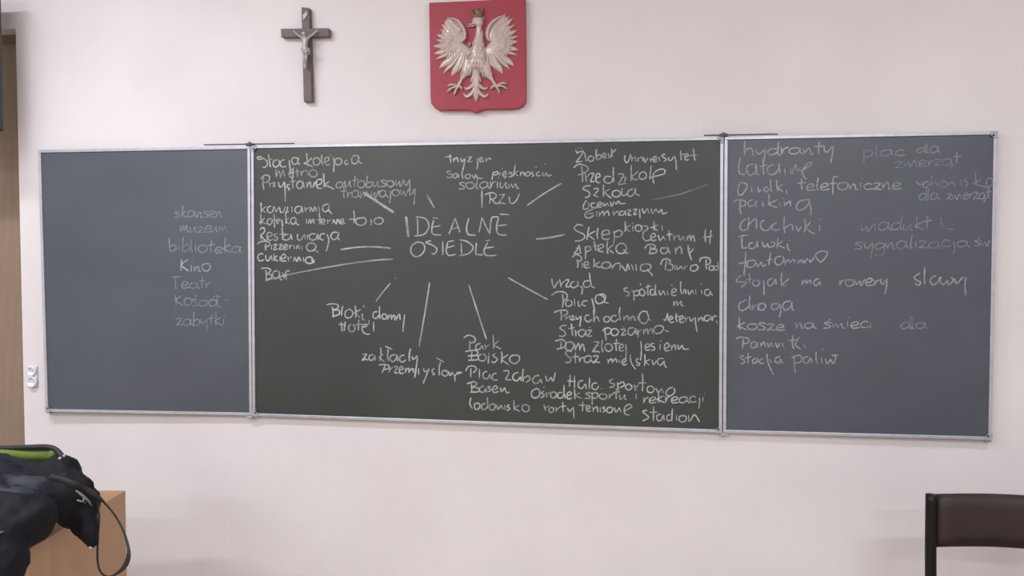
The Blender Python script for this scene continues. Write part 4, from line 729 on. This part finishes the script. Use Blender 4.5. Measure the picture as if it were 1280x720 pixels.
# cloth rests on the desk: points that would sink into the desk are pushed to its nearest outer face
base = Vector((near.x, near.y, 0)); VV = []; sunk = set()
for v in em.vertices:
    w = mw@v.co; r_ = w-base; a_, l_ = r_.dot(ed), r_.dot(lf); z_ = w.z; g_ = .009
    if a_ > -g_ and a_ < dl+.1 and l_ > -g_ and l_ < WD+.3 and z_ < DH+g_:
        dz, dr, df = DH+g_-z_, l_+g_, a_+g_
        if dz <= min(dr, df) or z_ > DH-.03 and dz < .05 and min(dr, df) > .01: w = w+upv*dz
        elif dr < df: w = w-lf*dr
        else: w = w-ed*df
        sunk.add(len(VV)) if min(dz, dr, df) > .012 else None
    VV.append(w)
PP_ = [tuple(p.vertices) for p in em.polygons if not any(v in sunk for v in p.vertices)]; ev.to_mesh_clear()
used = sorted({v for p in PP_ for v in p}); ix = {v: i for i, v in enumerate(used)}
VV = [VV[v] for v in used]; PP_ = [tuple(ix[v] for v in p) for p in PP_]
bvh = BVHTree.FromPolygons(VV, PP_)
for m in list(body.modifiers): body.modifiers.remove(m)
me = body.data; me.clear_geometry(); iw = body.matrix_world.inverted(); me.from_pydata([iw@v for v in VV], [], PP_); me.polygons.foreach_set('use_smooth', [True]*len(me.polygons))
def hit(px, py, off=.003, dep=2.1):
    d = ray(px, py).normalized(); h = bvh.ray_cast(CAM, d)
    return (h[0]-d*off) if h[0] is not None else PD(px, py, dep)
def drape(bm, quad, nu=10, nv=6, off=.004, thick=.004):
    """patch laid on the bag between four corner pixels (TL TR BR BL)"""
    TL, TR, BR, BL = [Vector(q_) for q_ in quad]; g = []
    for j in range(nv+1):
        g.append([])
        for i in range(nu+1):
            u, v = i/nu, j/nv; p = (TL*(1-u)+TR*u)*(1-v)+(BL*(1-u)+BR*u)*v
            edge = min(u, 1-u, v, 1-v); g[-1].append(bm.verts.new(hit(p.x, p.y, off if edge > 0 else .0)))
    for j in range(nv):
        for i in range(nu): bm.faces.new([g[j][i], g[j][i+1], g[j+1][i+1], g[j+1][i]])
b = BM(); drape(b, [(-30,590), (62,596), (40,618), (-30,610)], 14, 6, .008); obj('pale_patch', b, M_grey, bag, True, label='lighter charcoal patch of the bag')  # lighter charcoal patch laid over the bag body
b = BM(); tube(b, catmull([PD(-40,568,2.16), PD(0,567,2.16), PD(35,570,2.15), PD(62,570,2.14), PD(71,570,2.13)], 5), [.014,.014,.014,.013,.013]+[.014]*11+[.017,.017,.017,.014,.006][:5], 12, 1.0)
obj('lining', b, M_lime, bag, True, label='lime green inner lining at the open top')
b = BM(); tube(b, catmull([PD(-40,560,2.16), PD(5,560,2.16), PD(35,559,2.15), PD(58,558.5,2.14), PD(70,562,2.13), PD(78,571,2.11)], 5), .0068, 10)
obj('top_rim', b, M_strap, bag, True, label='black zipped rim of the bag')
b = BM(); pts = catmull([hit(62,597,.004), hit(78,601,.005), hit(92,606,.006), PD(106,612,2.06), PD(119,619,2.07), PD(131,629,2.08), PD(145,646,2.08), PD(156,668,2.07), PD(161,690,2.05), PD(157,706,2.05), PD(147,716,2.05), PD(136,721,2.05), PD(126,715,2.06), PD(122,700,2.07), PD(122.5,670,2.08), PD(124,645,2.09), PD(120,628,2.09)], 5)
nn = len(pts); wr = []
for i in range(nn):
    t = i/(nn-1); wr.append(.0105 if t < .2 else (.0105-(t-.2)/.12*.0075 if t < .32 else (.003+.0035*math.exp(-((t-.55)/.07)**2))))
tube(b, pts, wr, 10, .35, nrm=-FW); obj('strap', b, M_strap, bag, True, label='thin black carrying strap hanging in a loop')
b = BM(); pts = [hit(x, y, .004, 2.05) for x, y in ((94.5,613),(100,617),(106,622),(111,627),(115,633))]; tube(b, pts, [.0015,.004,.0045,.004,.0015], 8, .4, nrm=-FW)
pts = [hit(x, y, .004, 2.05) for x, y in ((96,625),(102,627),(106,624))]; tube(b, pts, .0022, 6, .4, nrm=-FW); pts = [hit(x, y, .004, 2.05) for x, y in ((105,621),(104,627),(107,629))]; tube(b, pts, .0022, 6, .4, nrm=-FW)
obj('printed_mark', b, M_refl, bag, True, label='small silver print')
b = BM()
for x, y in ((77,568),(75,573),(80,570)): bmesh.ops.create_icosphere(b, subdivisions=2, radius=.0045, matrix=Matrix.Translation(hit(x, y, .004, 2.10)))
obj('zip_pull', b, M_silver, bag, True, label='silver zip pull')
b = BM(); tube(b, [PD(111,684.5,2.04), PD(115,686,2.04)], .004, 8); obj('buckle', b, M_silver, bag, True, label='small silver strap end')
b = BM(); tube(b, [hit(-6,668,.004), hit(0,665.5,.004), hit(5,664,.004)], [.004,.004,.001], 8, .5); obj('pale_glint', b, M_refl, bag, True, label='pale painted glint')  # glint painted as a small pale strip on the bag

# ------------------------------------------------------------------ chair, lower right
cyy = -.36
pt = PY(1164, 618, cyy); pw = .031
x0_ = pt.x-pw/2; cw = .44; zt = pt.z
zb = PY(1180, 684, cyy).z
chair = empty('chair', (x0_+cw/2, cyy-.2, 0), 'dark brown padded chair with black tubular frame, at the lower right', 'chair')
for s_, xx in ((0, x0_+pw/2), (1, x0_+cw-pw/2)):
    b = BM(); tube(b, catmull([(xx, cyy, zt), (xx, cyy-.004, zt-.15), (xx, cyy-.015, zt-.3), (xx, cyy-.03, .44), (xx, cyy+.02, .2), (xx, cyy+.07, .0)], 5), pw/2, 12, 1.0)
    obj('rear_post', b, M_tube, chair, True, label='black steel post')
    b = BM(); tube(b, [(xx, cyy-.42, .43), (xx, cyy-.44, .2), (xx, cyy-.46, 0)], .012, 12); obj('leg', b, M_tube, chair, True)
b = BM(); nx, nz = 16, 8; xa, xb = x0_+pw-.002, x0_+cw-pw+.002
fr_, bk_ = [], []
for i in range(nx+1):
    u = i/nx; x = xa+(xb-xa)*u; bow = .028*math.sin(math.pi*u)
    fr_.append([]); bk_.append([])
    for j in range(nz+1):
        v = j/nz; z = zb+(zt-zb+.001)*v; e = min(min(u, 1-u)*12, min(v, 1-v)*5, 1); pad = .016*math.sqrt(max(0, 1-(1-e)**2))
        fr_[-1].append(b.verts.new((x, cyy-.004+bow-pad, z))); bk_[-1].append(b.verts.new((x, cyy+.004+bow+pad*.6, z)))
for i in range(nx):
    for j in range(nz):
        b.faces.new([fr_[i][j], fr_[i+1][j], fr_[i+1][j+1], fr_[i][j+1]]); b.faces.new([bk_[i][j], bk_[i][j+1], bk_[i+1][j+1], bk_[i+1][j]])
    b.faces.new([fr_[i][0], bk_[i][0], bk_[i+1][0], fr_[i+1][0]]); b.faces.new([fr_[i][nz], fr_[i+1][nz], bk_[i+1][nz], bk_[i][nz]])
for j in range(nz):
    b.faces.new([fr_[0][j], fr_[0][j+1], bk_[0][j+1], bk_[0][j]]); b.faces.new([fr_[nx][j], bk_[nx][j], bk_[nx][j+1], fr_[nx][j+1]])
obj('backrest', b, M_leather, chair, True, label='dark brown padded backrest')
b = BM(); box(b, (x0_+.02, cyy-.44, .43), (x0_+cw-.02, cyy-.06, .475)); o = obj('seat', b, M_leather, chair, True); bevel(o, .018, 4)
b = BM()
for yy in (cyy-.40, cyy-.06): tube(b, [(x0_+pw/2, yy+.0, .42), (x0_+cw-pw/2, yy, .42)], .010, 10)
for xx in (x0_+pw/2, x0_+cw-pw/2): tube(b, [(xx, cyy-.03, .42), (xx, cyy-.42, .42)], .010, 10)
obj('seat_frame', b, M_tube, chair, True)
